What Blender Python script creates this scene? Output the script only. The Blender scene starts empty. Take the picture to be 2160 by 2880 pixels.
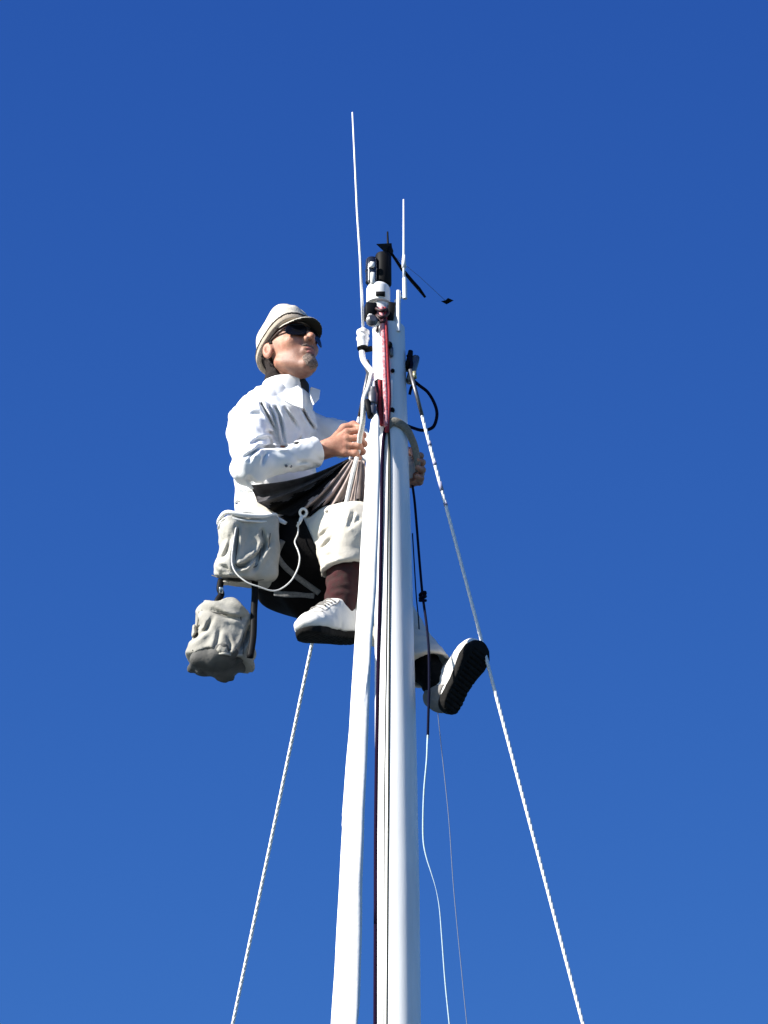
import bpy, math, random
import numpy as np
from mathutils import Vector
random.seed(4)
# ------------------------------------------------------------------ camera, world, sun
scene = bpy.context.scene
COL = scene.collection
ELEV = math.radians(28.0)
DIST = 12.5
TGT = np.array([-0.02, 0.0, 7.5])
FWD = np.array([0.0, math.cos(ELEV), math.sin(ELEV)])
RGT = np.array([1.0, 0.0, 0.0])
UPV = np.array([0.0, -math.sin(ELEV), math.cos(ELEV)])
CAM = TGT - DIST * FWD
HALF = 1.08 / 12.5
cd = bpy.data.cameras.new("camera")
cam = bpy.data.objects.new("camera", cd)
COL.objects.link(cam)
cam.location = CAM
cam.rotation_euler = (math.pi / 2 + ELEV, 0, 0)
cd.sensor_fit = 'HORIZONTAL'
cd.sensor_width = 36.0
cd.lens = 18.0 / HALF
cd.clip_start = 0.1
cd.clip_end = 9000.0
scene.camera = cam

SUN_EL = math.radians(35.0)
SUN_PHI = math.radians(64.0)          # towards the left of the camera's back
sdir = np.array([-math.sin(SUN_PHI) * math.cos(SUN_EL), -math.cos(SUN_PHI) * math.cos(SUN_EL), math.sin(SUN_EL)])
world = bpy.data.worlds.new("World")
scene.world = world
world.use_nodes = True
wn = world.node_tree
bg = wn.nodes["Background"]
sky = wn.nodes.new("ShaderNodeTexSky")
sky.sky_type = 'NISHITA'
sky.sun_disc = False
sky.sun_elevation = SUN_EL
sky.sun_rotation = math.atan2(sdir[0], sdir[1])
sky.altitude = 0
sky.air_density = 1.0
sky.dust_density = 0.3
sky.ozone_density = 3.0
# per-channel curve on the sky: the deep polarised blue overhead, pale towards the horizon
SKY_E = 1.0
sep = wn.nodes.new("ShaderNodeSeparateColor"); com = wn.nodes.new("ShaderNodeCombineColor")
wn.links.new(sky.outputs[0], sep.inputs[0])
for i_, (g_, k_) in enumerate(((1.61, 0.314), (1.37, 0.584), (0.82, 1.83))):
    pw = wn.nodes.new("ShaderNodeMath"); pw.operation = 'POWER'; pw.inputs[1].default_value = g_
    ml = wn.nodes.new("ShaderNodeMath"); ml.operation = 'MULTIPLY'; ml.inputs[1].default_value = k_
    wn.links.new(sep.outputs[i_], pw.inputs[0]); wn.links.new(pw.outputs[0], ml.inputs[0]); wn.links.new(ml.outputs[0], com.inputs[i_])
wn.links.new(com.outputs[0], bg.inputs[0])
bg.inputs[1].default_value = 0.1 / 2 ** SKY_E
ld = bpy.data.lights.new("sun", 'SUN')
sun = bpy.data.objects.new("sun", ld)
COL.objects.link(sun)
ld.energy = 5.0
ld.angle = math.radians(0.5)
ld.color = (1.0, 0.96, 0.9)
sun.location = (-8, -6, 18)
sun.rotation_euler = Vector(sdir).to_track_quat('Z', 'Y').to_euler()
vs = scene.view_settings
vs.view_transform = 'Standard'
vs.look = 'None'
vs.exposure = SKY_E
vs.gamma = 1.0
vs.use_curve_mapping = False

# ------------------------------------------------------------------ tracing helpers
def P(px, py, y):
    """world point seen at photo pixel (px, py) standing at world depth y"""
    u = (px - 1080) / 1080 * HALF
    v = (1440 - py) / 1080 * HALF
    d = FWD + u * RGT + v * UPV
    t = (y - CAM[1]) / d[1]
    return CAM + t * d
def proj(X, Y, Z):
    dx, dy, dz = X - CAM[0], Y - CAM[1], Z - CAM[2]
    w = dy * FWD[1] + dz * FWD[2]
    v = dy * UPV[1] + dz * UPV[2]
    return 1080 + dx / w / HALF * 1080, 1440 - v / w / HALF * 1080
def nrm(v):
    v = np.array(v, float)
    return v / np.linalg.norm(v)
# ------------------------------------------------------------------ object helpers
def mesh_obj(name, verts, faces, mat, parent=None, smooth=True, mats=None, midx=None):
    me = bpy.data.meshes.new(name)
    if isinstance(verts, np.ndarray): verts = verts.tolist()
    if isinstance(faces, np.ndarray): faces = faces.tolist()
    me.from_pydata(verts, [], faces)
    me.update()
    o = bpy.data.objects.new(name, me)
    COL.objects.link(o)
    for m in (mats or [mat]): me.materials.append(m)
    if midx is not None: me.polygons.foreach_set("material_index", midx)
    if smooth: me.polygons.foreach_set("use_smooth", [True] * len(me.polygons))
    if parent is not None:
        o.parent = parent
        o.matrix_parent_inverse = parent.matrix_world.inverted()
    return o
def empty(name, loc):
    o = bpy.data.objects.new(name, None)
    COL.objects.link(o)
    o.location = loc
    o.empty_display_size = 0.05
    bpy.context.view_layer.update()
    return o
def tag(o, label, cat, group=None, kind=None):
    if label: o["label"] = label
    if cat: o["category"] = cat
    if group: o["group"] = group
    if kind: o["kind"] = kind
    return o
class MB:
    """collects shapes for ONE mesh object"""
    def __init__(s): s.v = []; s.f = []
    def add(s, v, f):
        b = len(s.v)
        s.v += [tuple(map(float, p)) for p in v]
        s.f += [tuple(i + b for i in q) for q in f]
        return s
    def tube(s, pts, rad, seg=12, sub=0, cap=True, flat=1.0, ref=None):
        pts = [np.array(p, float) for p in pts]
        n0 = len(pts)
        rad = [rad] * n0 if np.isscalar(rad) else list(rad)
        if sub:
            q = []; rr = []
            for i in range(n0 - 1):
                a, b, c, d = pts[max(i - 1, 0)], pts[i], pts[i + 1], pts[min(i + 2, n0 - 1)]
                for k in range(sub):
                    t = k / sub
                    q.append(0.5 * (2 * b + (c - a) * t + (2 * a - 5 * b + 4 * c - d) * t * t + (3 * b - a - 3 * c + d) * t ** 3))
                    rr.append(rad[i] * (1 - t) + rad[i + 1] * t)
            q.append(pts[-1]); rr.append(rad[-1])
            pts, rad = q, rr
        n = len(pts)
        v = []; f = []
        t0 = nrm(pts[1] - pts[0])
        up = np.array(ref if ref is not None else ([0, 1, 0] if abs(t0[1]) < 0.8 else [1, 0, 0]), float)
        for i in range(n):
            t = nrm(pts[min(i + 1, n - 1)] - pts[max(i - 1, 0)])
            up = nrm(up - t * np.dot(up, t))
            sd = np.cross(t, up)
            for k in range(seg):
                a = 2 * math.pi * k / seg
                v.append(pts[i] + rad[i] * (math.cos(a) * up * flat + math.sin(a) * sd))
        for i in range(n - 1):
            for k in range(seg):
                k2 = (k + 1) % seg
                f.append((i * seg + k, i * seg + k2, (i + 1) * seg + k2, (i + 1) * seg + k))
        if cap:
            f.append(tuple(range(seg - 1, -1, -1)))
            f.append(tuple((n - 1) * seg + k for k in range(seg)))
        return s.add(v, f)
    def box(s, c, ax, half, bev=0.15):
        """bevelled box: centre, three axes, half sizes"""
        c = np.array(c, float); ax = [nrm(a) for a in ax]
        b = min(half) * bev
        v = []; idx = {}
        for sx in (-1, 1):
            for sy in (-1, 1):
                for sz in (-1, 1):
                    for m in range(3):
                        h = [half[0] - b, half[1] - b, half[2] - b]; h[m] = half[m]
                        idx[(sx, sy, sz, m)] = len(v)
                        v.append(c + ax[0] * sx * h[0] + ax[1] * sy * h[1] + ax[2] * sz * h[2])
        f = []
        for m in range(3):
            o1, o2 = (m + 1) % 3, (m + 2) % 3
            for sg in (-1, 1):
                q = []
                for a_, b_ in ((-1, -1), (1, -1), (1, 1), (-1, 1)):
                    k = [0, 0, 0]; k[m] = sg; k[o1] = a_; k[o2] = b_
                    q.append(idx[(k[0], k[1], k[2], m)])
                f.append(tuple(q if sg > 0 else q[::-1]))
            for a_ in (-1, 1):
                for b_ in (-1, 1):
                    q = []
                    for sg, mm in ((-1, o1), (1, o1), (1, o2), (-1, o2)):
                        k = [0, 0, 0]; k[m] = sg; k[o1] = a_; k[o2] = b_
                        q.append(idx[(k[0], k[1], k[2], mm)])
                    f.append(tuple(q if a_ * b_ < 0 else q[::-1]))
        for sx in (-1, 1):
            for sy in (-1, 1):
                for sz in (-1, 1):
                    q = [idx[(sx, sy, sz, m)] for m in range(3)]
                    f.append(tuple(q if sx * sy * sz > 0 else q[::-1]))
        return s.add(v, f)
    def lathe(s, base, axis, prof, seg=28):
        """profile [(along, radius)...] turned about axis through base"""
        base = np.array(base, float); t = nrm(axis)
        up = nrm(np.cross(t, [0.3, 1, 0.1])); sd = np.cross(t, up)
        v = []; f = []
        for h, r in prof:
            for k in range(seg):
                a = 2 * math.pi * k / seg
                v.append(base + t * h + r * (math.cos(a) * up + math.sin(a) * sd))
        n = len(prof)
        for i in range(n - 1):
            for k in range(seg):
                k2 = (k + 1) % seg
                f.append((i * seg + k, i * seg + k2, (i + 1) * seg + k2, (i + 1) * seg + k))
        f.append(tuple(range(seg - 1, -1, -1)))
        f.append(tuple((n - 1) * seg + k for k in range(seg)))
        return s.add(v, f)
    def build(s, name, mat, parent=None, smooth=True, auto=None):
        o = mesh_obj(name, s.v, s.f, mat, parent, smooth)
        if auto:
            try: o.data.set_sharp_from_angle(angle=math.radians(auto))
            except Exception: pass
        return o
# ------------------------------------------------------------------ materials
MATS = {}
def mat(name, col, rough=0.7, var=0.1, scale=40, bump=0.0, bscale=300, metal=0.0, spec=0.5, col2=None, stretch=None, sss=0.0, detail=4):
    m = bpy.data.materials.new(name)
    m.use_nodes = True
    nt = m.node_tree
    b = nt.nodes["Principled BSDF"]
    b.inputs["Roughness"].default_value = rough
    b.inputs["Metallic"].default_value = metal
    b.inputs["Specular IOR Level"].default_value = spec
    if sss:
        b.inputs["Subsurface Weight"].default_value = sss
        b.inputs["Subsurface Radius"].default_value = (0.012, 0.004, 0.002)
        b.inputs["Subsurface Scale"].default_value = 0.6
    tc = nt.nodes.new("ShaderNodeTexCoord")
    mp = nt.nodes.new("ShaderNodeMapping")
    nt.links.new(tc.outputs["Object"], mp.inputs[0])
    if stretch: mp.inputs["Scale"].default_value = stretch
    nz = nt.nodes.new("ShaderNodeTexNoise")
    nz.inputs["Scale"].default_value = scale
    nz.inputs["Detail"].default_value = detail
    nt.links.new(mp.outputs[0], nz.inputs["Vector"])
    rp = nt.nodes.new("ShaderNodeValToRGB")
    rp.color_ramp.elements[0].position = 0.3
    rp.color_ramp.elements[1].position = 0.7
    c2 = col2 or tuple(c * (1 - var) for c in col)
    rp.color_ramp.elements[0].color = (*c2, 1)
    rp.color_ramp.elements[1].color = (*[min(1, c * (1 + var * 0.4)) for c in col], 1)
    nt.links.new(nz.outputs["Fac"], rp.inputs[0])
    nt.links.new(rp.outputs[0], b.inputs["Base Color"])
    if bump:
        n2 = nt.nodes.new("ShaderNodeTexNoise")
        n2.inputs["Scale"].default_value = bscale
        n2.inputs["Detail"].default_value = 3
        nt.links.new(mp.outputs[0], n2.inputs["Vector"])
        bp = nt.nodes.new("ShaderNodeBump")
        bp.inputs["Strength"].default_value = bump
        bp.inputs["Distance"].default_value = 0.004
        nt.links.new(n2.outputs["Fac"], bp.inputs["Height"])
        nt.links.new(bp.outputs[0], b.inputs["Normal"])
    MATS[name] = m
    return m
M_MAST = mat("white_mast_paint", (0.84, 0.84, 0.83), 0.4, 0.10, 6, 0.05, 60, col2=(0.76, 0.76, 0.75), stretch=(6, 6, 0.6))
M_CAST = mat("white_casting", (0.80, 0.79, 0.76), 0.5, 0.12, 30, 0.1, 90)
M_SAIL = mat("sailcloth", (0.84, 0.83, 0.79), 0.8, 0.06, 14, 0.25, 50)
M_BLACK = mat("black_plastic", (0.005, 0.005, 0.006), 0.6, 0.2, 50, spec=0.12)
M_GLOSS = mat("glossy_black_lens", (0.015, 0.016, 0.02), 0.12, 0.2, 50, spec=1.0)
M_STEEL = mat("stainless_steel", (0.62, 0.63, 0.65), 0.28, 0.15, 60, metal=1.0)
M_DARKSTEEL = mat("dull_steel", (0.16, 0.16, 0.17), 0.45, 0.3, 60, metal=0.7)
M_WIRE = mat("wire_rope", (0.86, 0.87, 0.88), 0.5, 0.1, 160)
M_FIBRE = mat("white_fibreglass", (0.82, 0.83, 0.86), 0.4, 0.08, 60)
M_RED = mat("red_rope", (0.30, 0.008, 0.018), 0.85, 0.4, 220, 0.5, 600, col2=(0.42, 0.05, 0.06))
M_PINK = mat("red_flecked_rope", (0.72, 0.42, 0.42), 0.85, 0.4, 160, 0.4, 600, col2=(0.50, 0.06, 0.09))
M_DARKRED = mat("dark_red_box", (0.035, 0.005, 0.007), 0.6, 0.4, 60)
M_MAROON = mat("maroon_rope", (0.012, 0.003, 0.022), 0.9, 0.4, 300, 0.4, 600, spec=0.1)
M_TANROPE = mat("grey_green_rope", (0.07, 0.074, 0.062), 0.9, 0.3, 300, spec=0.1)
M_NAVY_SHADE = mat("navy_and_shade_rope", (0.005, 0.006, 0.022), 0.9, 0.3, 300, 0.4, 600, spec=0.1)  # dark ropes, and the mast shade painted on the loose line
M_WROPE = mat("white_rope", (0.78, 0.77, 0.73), 0.85, 0.2, 300, 0.5, 700)
M_LITLINE = mat("sunlit_line", (0.42, 0.55, 0.62), 0.8, 0.2, 300)  # sunlit tone of the loose line's lower run
M_GREYLINE = mat("grey_line", (0.16, 0.19, 0.26), 0.8, 0.2, 300)
M_GAP = mat("lavender_unlit_gap", (0.33, 0.33, 0.46), 0.7, 0.2, 100)
M_STRAP = mat("tan_webbing", (0.24, 0.22, 0.18), 0.9, 0.3, 200, 0.4, 500)
M_WEB = mat("grey_webbing", (0.20, 0.20, 0.20), 0.9, 0.3, 200, 0.4, 500)
M_SKIN = mat("skin", (0.48, 0.245, 0.158), 0.55, 0.16, 55, 0.25, 300, sss=0.12, col2=(0.36, 0.145, 0.09))
nt_ = M_SKIN.node_tree
at_ = nt_.nodes.new("ShaderNodeAttribute"); at_.attribute_name = "stubble"
nz_ = nt_.nodes.new("ShaderNodeTexNoise"); nz_.inputs["Scale"].default_value = 420; nz_.inputs["Detail"].default_value = 2
ml_ = nt_.nodes.new("ShaderNodeMath"); ml_.operation = 'MULTIPLY'
mx_ = nt_.nodes.new("ShaderNodeMix"); mx_.data_type = 'RGBA'
b_ = nt_.nodes["Principled BSDF"]; src_ = b_.inputs["Base Color"].links[0].from_socket
nt_.links.new(at_.outputs["Fac"], ml_.inputs[0]); nt_.links.new(nz_.outputs["Fac"], ml_.inputs[1])
nt_.links.new(ml_.outputs[0], mx_.inputs["Factor"]); nt_.links.new(src_, mx_.inputs["A"])
mx_.inputs["B"].default_value = (0.10, 0.065, 0.05, 1)
nt_.links.new(mx_.outputs["Result"], b_.inputs["Base Color"])
M_SHIRT = mat("white_shirt_cloth", (0.83, 0.835, 0.835), 0.9, 0.04, 25, 0.12, 200, spec=0.2)
M_TROUSER = mat("khaki_cloth", (0.66, 0.61, 0.52), 0.9, 0.08, 25, 0.2, 220)
M_CAP = mat("beige_cap_cloth", (0.64, 0.585, 0.49), 0.95, 0.12, 60, 0.3, 350, spec=0.2)
M_BAND = mat("taupe_cap_band", (0.42, 0.355, 0.28), 0.95, 0.15, 60, 0.3, 350, spec=0.2)
M_TRIM = mat("dark_trim", (0.05, 0.04, 0.035), 0.9, 0.2, 60)
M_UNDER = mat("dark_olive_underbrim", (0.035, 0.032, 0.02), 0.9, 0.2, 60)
M_LIPS = mat("lips", (0.40, 0.15, 0.12), 0.5, 0.2, 100)
M_VEE = mat("charcoal_vee_patch", (0.02, 0.02, 0.022), 0.9, 0.2, 60)
M_HAIR = mat("dark_hair", (0.020, 0.011, 0.008), 0.95, 0.5, 260, 0.8, 500)
M_BEARD = mat("greying_beard", (0.27, 0.20, 0.16), 0.85, 0.5, 320, 0.8, 500, col2=(0.05, 0.032, 0.024))
M_SHOE = mat("white_leather", (0.80, 0.77, 0.71), 0.55, 0.08, 30, 0.15, 150)
M_TAB = mat("grey_suede", (0.22, 0.205, 0.19), 0.9, 0.15, 60, 0.2, 200)
M_SOLE = mat("black_rubber", (0.012, 0.011, 0.010), 0.85, 0.4, 60, 0.5, 160, spec=0.15)
M_SOCK = mat("brown_sock", (0.040, 0.026, 0.024), 0.95, 0.4, 60, 0.4, 250, col2=(0.060, 0.020, 0.022), spec=0.1)
M_DSOCK = mat("black_sock", (0.006, 0.006, 0.006), 0.95, 0.3, 60, 0.4, 250, spec=0.1)
M_CANVAS = mat("grey_canvas", (0.36, 0.345, 0.30), 0.92, 0.18, 18, 0.3, 130, col2=(0.27, 0.255, 0.22))
M_CANVASL = mat("pale_canvas", (0.48, 0.46, 0.41), 0.92, 0.18, 18, 0.3, 130, col2=(0.36, 0.345, 0.30))
M_PIPING = mat("white_piping", (0.80, 0.79, 0.75), 0.85, 0.08, 60, 0.2, 200)
M_SLING_SHADE = mat("black_cloth_and_shade", (0.006, 0.0055, 0.006), 0.95, 0.3, 60, 0.4, 160, spec=0.1)  # chair cloth, also the painted shade in the apron folds
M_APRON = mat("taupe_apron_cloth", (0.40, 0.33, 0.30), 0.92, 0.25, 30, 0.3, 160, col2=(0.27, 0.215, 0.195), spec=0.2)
M_APSHADE = mat("shaded_apron_cloth", (0.085, 0.083, 0.09), 0.92, 0.25, 30, 0.3, 160, col2=(0.04, 0.038, 0.04), spec=0.1)  # charcoal cloth with the sleeve's shade in its colour
# ------------------------------------------------------------------ distance-field modelling
f32 = np.float32
class Grid:
    def __init__(s, lo, hi, h):
        s.lo = np.array(lo, float); s.h = h
        n = np.maximum(np.ceil((np.array(hi) - s.lo) / h).astype(int) + 1, 4)
        ax = [(s.lo[i] + h * np.arange(n[i])).astype(f32) for i in range(3)]
        s.X, s.Y, s.Z = np.meshgrid(*ax, indexing='ij')
def cone(g, a, b, ra, rb):
    a = np.array(a, float); b = np.array(b, float)
    d = b - a; L = float(d @ d)
    x, y, z = g.X - f32(a[0]), g.Y - f32(a[1]), g.Z - f32(a[2])
    t = np.clip((x * f32(d[0]) + y * f32(d[1]) + z * f32(d[2])) / f32(L), 0, 1)
    x -= t * f32(d[0]); y -= t * f32(d[1]); z -= t * f32(d[2])
    return np.sqrt(x * x + y * y + z * z) - (f32(ra) + t * f32(rb - ra))
def local(g, c, ax):
    x, y, z = g.X - f32(c[0]), g.Y - f32(c[1]), g.Z - f32(c[2])
    return [x * f32(a[0]) + y * f32(a[1]) + z * f32(a[2]) for a in ax]
def ell(g, c, r, ax=((1, 0, 0), (0, 1, 0), (0, 0, 1)), L=None):
    x, y, z = local(g, c, ax)
    return ell_l(x, y, z, (0, 0, 0), r)
def ell_l(x, y, z, c, r):
    x, y, z = (x - f32(c[0])) / f32(r[0]), (y - f32(c[1])) / f32(r[1]), (z - f32(c[2])) / f32(r[2])
    k0 = np.sqrt(x * x + y * y + z * z) + f32(1e-6)
    k1 = np.sqrt((x / f32(r[0])) ** 2 + (y / f32(r[1])) ** 2 + (z / f32(r[2])) ** 2) + f32(1e-6)
    return k0 * (k0 - 1) / k1
def cone_l(x, y, z, a, b, ra, rb):
    class Q: pass
    q = Q(); q.X, q.Y, q.Z = x, y, z
    return cone(q, a, b, ra, rb)
def rbox_l(x, y, z, half, r):
    qx, qy, qz = np.abs(x) - f32(half[0] - r), np.abs(y) - f32(half[1] - r), np.abs(z) - f32(half[2] - r)
    return np.sqrt(np.maximum(qx, 0) ** 2 + np.maximum(qy, 0) ** 2 + np.maximum(qz, 0) ** 2) + np.minimum(np.maximum(qx, np.maximum(qy, qz)), 0) - f32(r)
def smin(a, b, k):
    h = np.maximum(k - np.abs(a - b), 0) / f32(k)
    return np.minimum(a, b) - h * h * f32(k * 0.25)
def smax(a, b, k): return -smin(-a, -b, k)
def plane(g, p, n):
    n = nrm(n)
    return (g.X - f32(p[0])) * f32(n[0]) + (g.Y - f32(p[1])) * f32(n[1]) + (g.Z - f32(p[2])) * f32(n[2])
def _hash(i, j, k, seed):
    h = (i * 374761393 + j * 668265263 + k * 2147483647 + seed * 144665) & 0xFFFFFFFF
    h = ((h ^ (h >> 13)) * 1274126177) & 0xFFFFFFFF
    return ((h ^ (h >> 16)) & 0xFFFF).astype(f32) / f32(32767.5) - f32(1)
def vnoise(x, y, z, seed=0):
    xi, yi, zi = np.floor(x).astype(np.int64), np.floor(y).astype(np.int64), np.floor(z).astype(np.int64)
    fx, fy, fz = (x - xi).astype(f32), (y - yi).astype(f32), (z - zi).astype(f32)
    fx, fy, fz = [t * t * (3 - 2 * t) for t in (fx, fy, fz)]
    r = 0
    for a in (0, 1):
        for b in (0, 1):
            for c in (0, 1):
                w = (fx if a else 1 - fx) * (fy if b else 1 - fy) * (fz if c else 1 - fz)
                r = r + w * _hash(xi + a, yi + b, zi + c, seed)
    return r
def wrinkle(g, d, amp, scale, seed, ax=None, stretch=(1, 1, 1), ridged=False, near=0.035):
    """cloth folds: noise that moves the surface in and out, stretched along given axes"""
    m = np.abs(d) < near
    x, y, z = g.X[m], g.Y[m], g.Z[m]
    if ax is not None:
        x, y, z = [x * f32(a[0]) + y * f32(a[1]) + z * f32(a[2]) for a in ax]
    n = vnoise(x * f32(scale * stretch[0]) + 50, y * f32(scale * stretch[1]) + 50, z * f32(scale * stretch[2]) + 50, seed)
    if ridged: n = 1 - 2 * np.abs(n)
    d = d.copy()
    d[m] += f32(amp) * n
    return d
def groove(g, d, path, w, depth, ylim=None, ridge=0.35, near=0.04):
    """one sculpted cloth fold whose line follows photo pixels, on the side nearer than ylim"""
    m = np.abs(d) < near
    if ylim is not None: m &= g.Y < ylim
    px, py = proj(g.X[m], g.Y[m], g.Z[m])
    best = np.full(px.shape, 1e9, f32); side = np.zeros(px.shape, f32); tt = np.zeros(px.shape, f32)
    n = len(path) - 1
    for i in range(n):
        ax_, ay_ = path[i]; bx_, by_ = path[i + 1]
        dx, dy = bx_ - ax_, by_ - ay_
        t = np.clip(((px - ax_) * dx + (py - ay_) * dy) / (dx * dx + dy * dy), 0, 1)
        ex, ey = px - ax_ - t * dx, py - ay_ - t * dy
        dd = np.sqrt(ex * ex + ey * ey)
        k = dd < best
        best = np.where(k, dd, best); side = np.where(k, np.sign(ex * dy - ey * dx), side); tt = np.where(k, (i + t) / n, tt)
    s = best * side
    fade = np.sin(np.pi * np.clip(0.12 + 0.8 * tt, 0, 1))
    v = np.exp(-(best / w) ** 2) - ridge * np.exp(-((s - 1.9 * w) / (1.1 * w)) ** 2) - ridge * np.exp(-((s + 1.9 * w) / (1.1 * w)) ** 2)
    d = d.copy()
    d[m] += (depth * fade * v).astype(f32)
    return d
def nets(g, F, smooth=2):
    F = F.copy()
    F[0] = F[-1] = 1; F[:, 0] = F[:, -1] = 1; F[:, :, 0] = F[:, :, -1] = 1
    S = F < 0
    nx, ny, nz = F.shape
    cnt = np.zeros((nx - 1, ny - 1, nz - 1), np.int8)
    for a in (0, 1):
        for b in (0, 1):
            for c in (0, 1):
                cnt += S[a:nx - 1 + a, b:ny - 1 + b, c:nz - 1 + c]
    act = (cnt > 0) & (cnt < 8)
    ci, cj, ck = np.nonzero(act)
    idx = np.full(act.shape, -1, np.int64)
    idx[ci, cj, ck] = np.arange(len(ci))
    acc = np.zeros((len(ci), 3)); num = np.zeros(len(ci))
    cor = [(a, b, c) for a in (0, 1) for b in (0, 1) for c in (0, 1)]
    for p in cor:
        for m in range(3):
            if p[m] == 0:
                q = list(p); q[m] = 1
                fa = F[ci + p[0], cj + p[1], ck + p[2]]; fb = F[ci + q[0], cj + q[1], ck + q[2]]
                cr = (fa < 0) != (fb < 0)
                t = np.where(cr, fa / np.where(cr, fa - fb, 1), 0)
                pos = np.stack([np.full(len(ci), p[0], float), np.full(len(ci), p[1], float), np.full(len(ci), p[2], float)], 1)
                pos[:, m] += t
                acc += pos * cr[:, None]; num += cr
    V = acc / num[:, None] + np.stack([ci, cj, ck], 1)
    Q = []
    for m in range(3):
        sl0 = [slice(1, -1)] * 3; sl1 = [slice(1, -1)] * 3
        sl0[m] = slice(0, -1); sl1[m] = slice(1, None)
        A = S[tuple(sl0)]; B = S[tuple(sl1)]
        e = np.nonzero(A != B)
        inv = A[e]
        e = [np.array(t) + (0 if i == m else 1) for i, t in enumerate(e)]
        o1, o2 = (m + 1) % 3, (m + 2) % 3
        c = []
        for s1, s2 in ((-1, -1), (0, -1), (0, 0), (-1, 0)):
            k = [t.copy() for t in e]; k[o1] = k[o1] + s1; k[o2] = k[o2] + s2
            c.append(idx[k[0], k[1], k[2]])
        q = np.stack(c, 1)
        q[~inv] = q[~inv][:, ::-1]
        Q.append(q)
    Q = np.concatenate(Q)
    Q = Q[(Q >= 0).all(1)]
    for _ in range(smooth):
        s = np.zeros_like(V); n = np.zeros(len(V))
        for a, b in ((0, 1), (1, 2), (2, 3), (3, 0)):
            np.add.at(s, Q[:, a], V[Q[:, b]]); np.add.at(n, Q[:, a], 1)
            np.add.at(s, Q[:, b], V[Q[:, a]]); np.add.at(n, Q[:, b], 1)
        V = 0.5 * V + 0.5 * s / np.maximum(n, 1)[:, None]
    return V * g.h + g.lo, Q
def bounds(pts, pad):
    pts = np.array(pts)
    return pts.min(0) - pad, pts.max(0) + pad
#PART2
# ------------------------------------------------------------------ water below
wm = mat("dark_water", (0.012, 0.030, 0.040), 0.12, 0.3, 0.4, 0.5, 1.2)
R = 4000
water = mesh_obj("water", [(-R, -R, 0), (R, -R, 0), (R, R, 0), (-R, R, 0)], [(0, 1, 2, 3)], wm, smooth=False)
tag(water, None, None, kind="structure")
# ------------------------------------------------------------------ mast
PXM = HALF * DIST / 1080        # metres per photo pixel at the mast
def down(p, q, z):              # go on along p->q to height z
    t = (z - p[2]) / (q[2] - p[2])
    return p + (q - p) * t
mast = empty("mast", P(1093, 925, 0) * np.array([1, 1, 0]) + np.array([0, 0, 0.2]))
tag(mast, "tall white mast rising between the furled sail and the right shroud", "mast")
mp_ = [(1093, 925, 46.5), (1097, 1150, 48.5), (1104, 1500, 52), (1109, 1800, 54.5), (1113, 2100, 57), (1117, 2500, 60), (1119, 2880, 61)]
pts = [P(a, b, 0) for a, b, c in mp_]; rad = [c * PXM for a, b, c in mp_]
pts.append(down(pts[-2], pts[-1], 0.2)); rad.append(0.066)
MB().tube(pts, rad, 40).build("pole", M_MAST, mast, auto=40)
def on_mast(px, py, extra=0.0):
    """point on the front of the mast at a photo pixel"""
    k = np.interp(py, [m[1] for m in mp_], np.arange(len(mp_)))
    cx = np.interp(py, [m[1] for m in mp_], [m[0] for m in mp_]); r = np.interp(py, [m[1] for m in mp_], [m[2] for m in mp_])
    d = min(abs(px - cx) / r, 0.98)
    return P(px, py, -(r * PXM * math.sqrt(1 - d * d) + extra))
ax_m = nrm(P(1093, 925, 0) - P(1097, 1150, 0))
hc = P(1068, 862, -0.012)
MB().lathe(P(1086, 932, -0.004), nrm(P(1068, 862, -0.012) - P(1086, 932, -0.004)),
           [(-0.02, 0.040), (0.0, 0.040), (0.012, 0.030), (0.05, 0.026), (0.085, 0.026)]).build("masthead_casting", M_CAST, mast, auto=35)
cpl = MB().lathe(P(1064, 858, -0.012), (0, 0, 1), [(0, 0.030), (0.003, 0.0345), (0.052, 0.0345), (0.060, 0.031), (0.066, 0.024)])
collar = cpl.build("masthead_collar", M_CAST, mast, auto=35)
MB().box(P(1070, 827, -0.047), [(1, 0, 0), (0, 1, 0), (0, 0, 1)], (0.0135, 0.006, 0.006)).build("slot", M_BLACK, collar)
MB().box(P(1042, 878, -0.035), [(1, 0.2, 0), (-0.2, 1, 0), (0, 0, 1)], (0.016, 0.018, 0.024)).build("sheave_cheek", M_BLACK, mast)
MB().lathe(P(1043, 908, -0.052), (0.25, -1, 0.1), [(0, 0.014), (0.010, 0.017), (0.013, 0.012), (0.018, 0.017), (0.024, 0.010)]).build("sheave", M_DARKSTEEL, mast, auto=35)
MB().lathe(P(1041, 893, -0.055), (0.1, -1, 0.1), [(0, 0.009), (0.008, 0.009), (0.011, 0.005)], 6).build("sheave_bolt", M_CAST, mast, auto=35)
MB().box(P(1097, 895, -0.02), [(1, 0.1, -0.12), (-0.1, 1, 0), (0.12, 0, 1)], (0.010, 0.022, 0.042)).build("sheave_cheek", M_BLACK, mast)
MB().box(P(1111, 893, 0.01), [(1, 0, -0.12), (0, 1, 0), (0.12, 0, 1)], (0.007, 0.02, 0.05)).build("side_plate", M_CAST, mast)
MB().box(on_mast(1093, 972, 0.006), [(1, -0.2, 0), (0.2, 1, 0), (0, 0, 1)], (0.010, 0.010, 0.011), 0.5).build("cam_cleat", M_BLACK, mast)
MB().box(on_mast(1100, 990, 0.004), [(1, -0.2, 0), (0.2, 1, 0), (0, 0, 1)], (0.006, 0.006, 0.016), 0.5).build("cam_cleat", M_DARKSTEEL, mast)
MB().box(on_mast(1060, 925, 0.003), [(1, 0.5, 0), (-0.5, 1, 0), (0, 0, 1)], (0.004, 0.004, 0.010), 0.4).build("screw", M_DARKSTEEL, mast)
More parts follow.
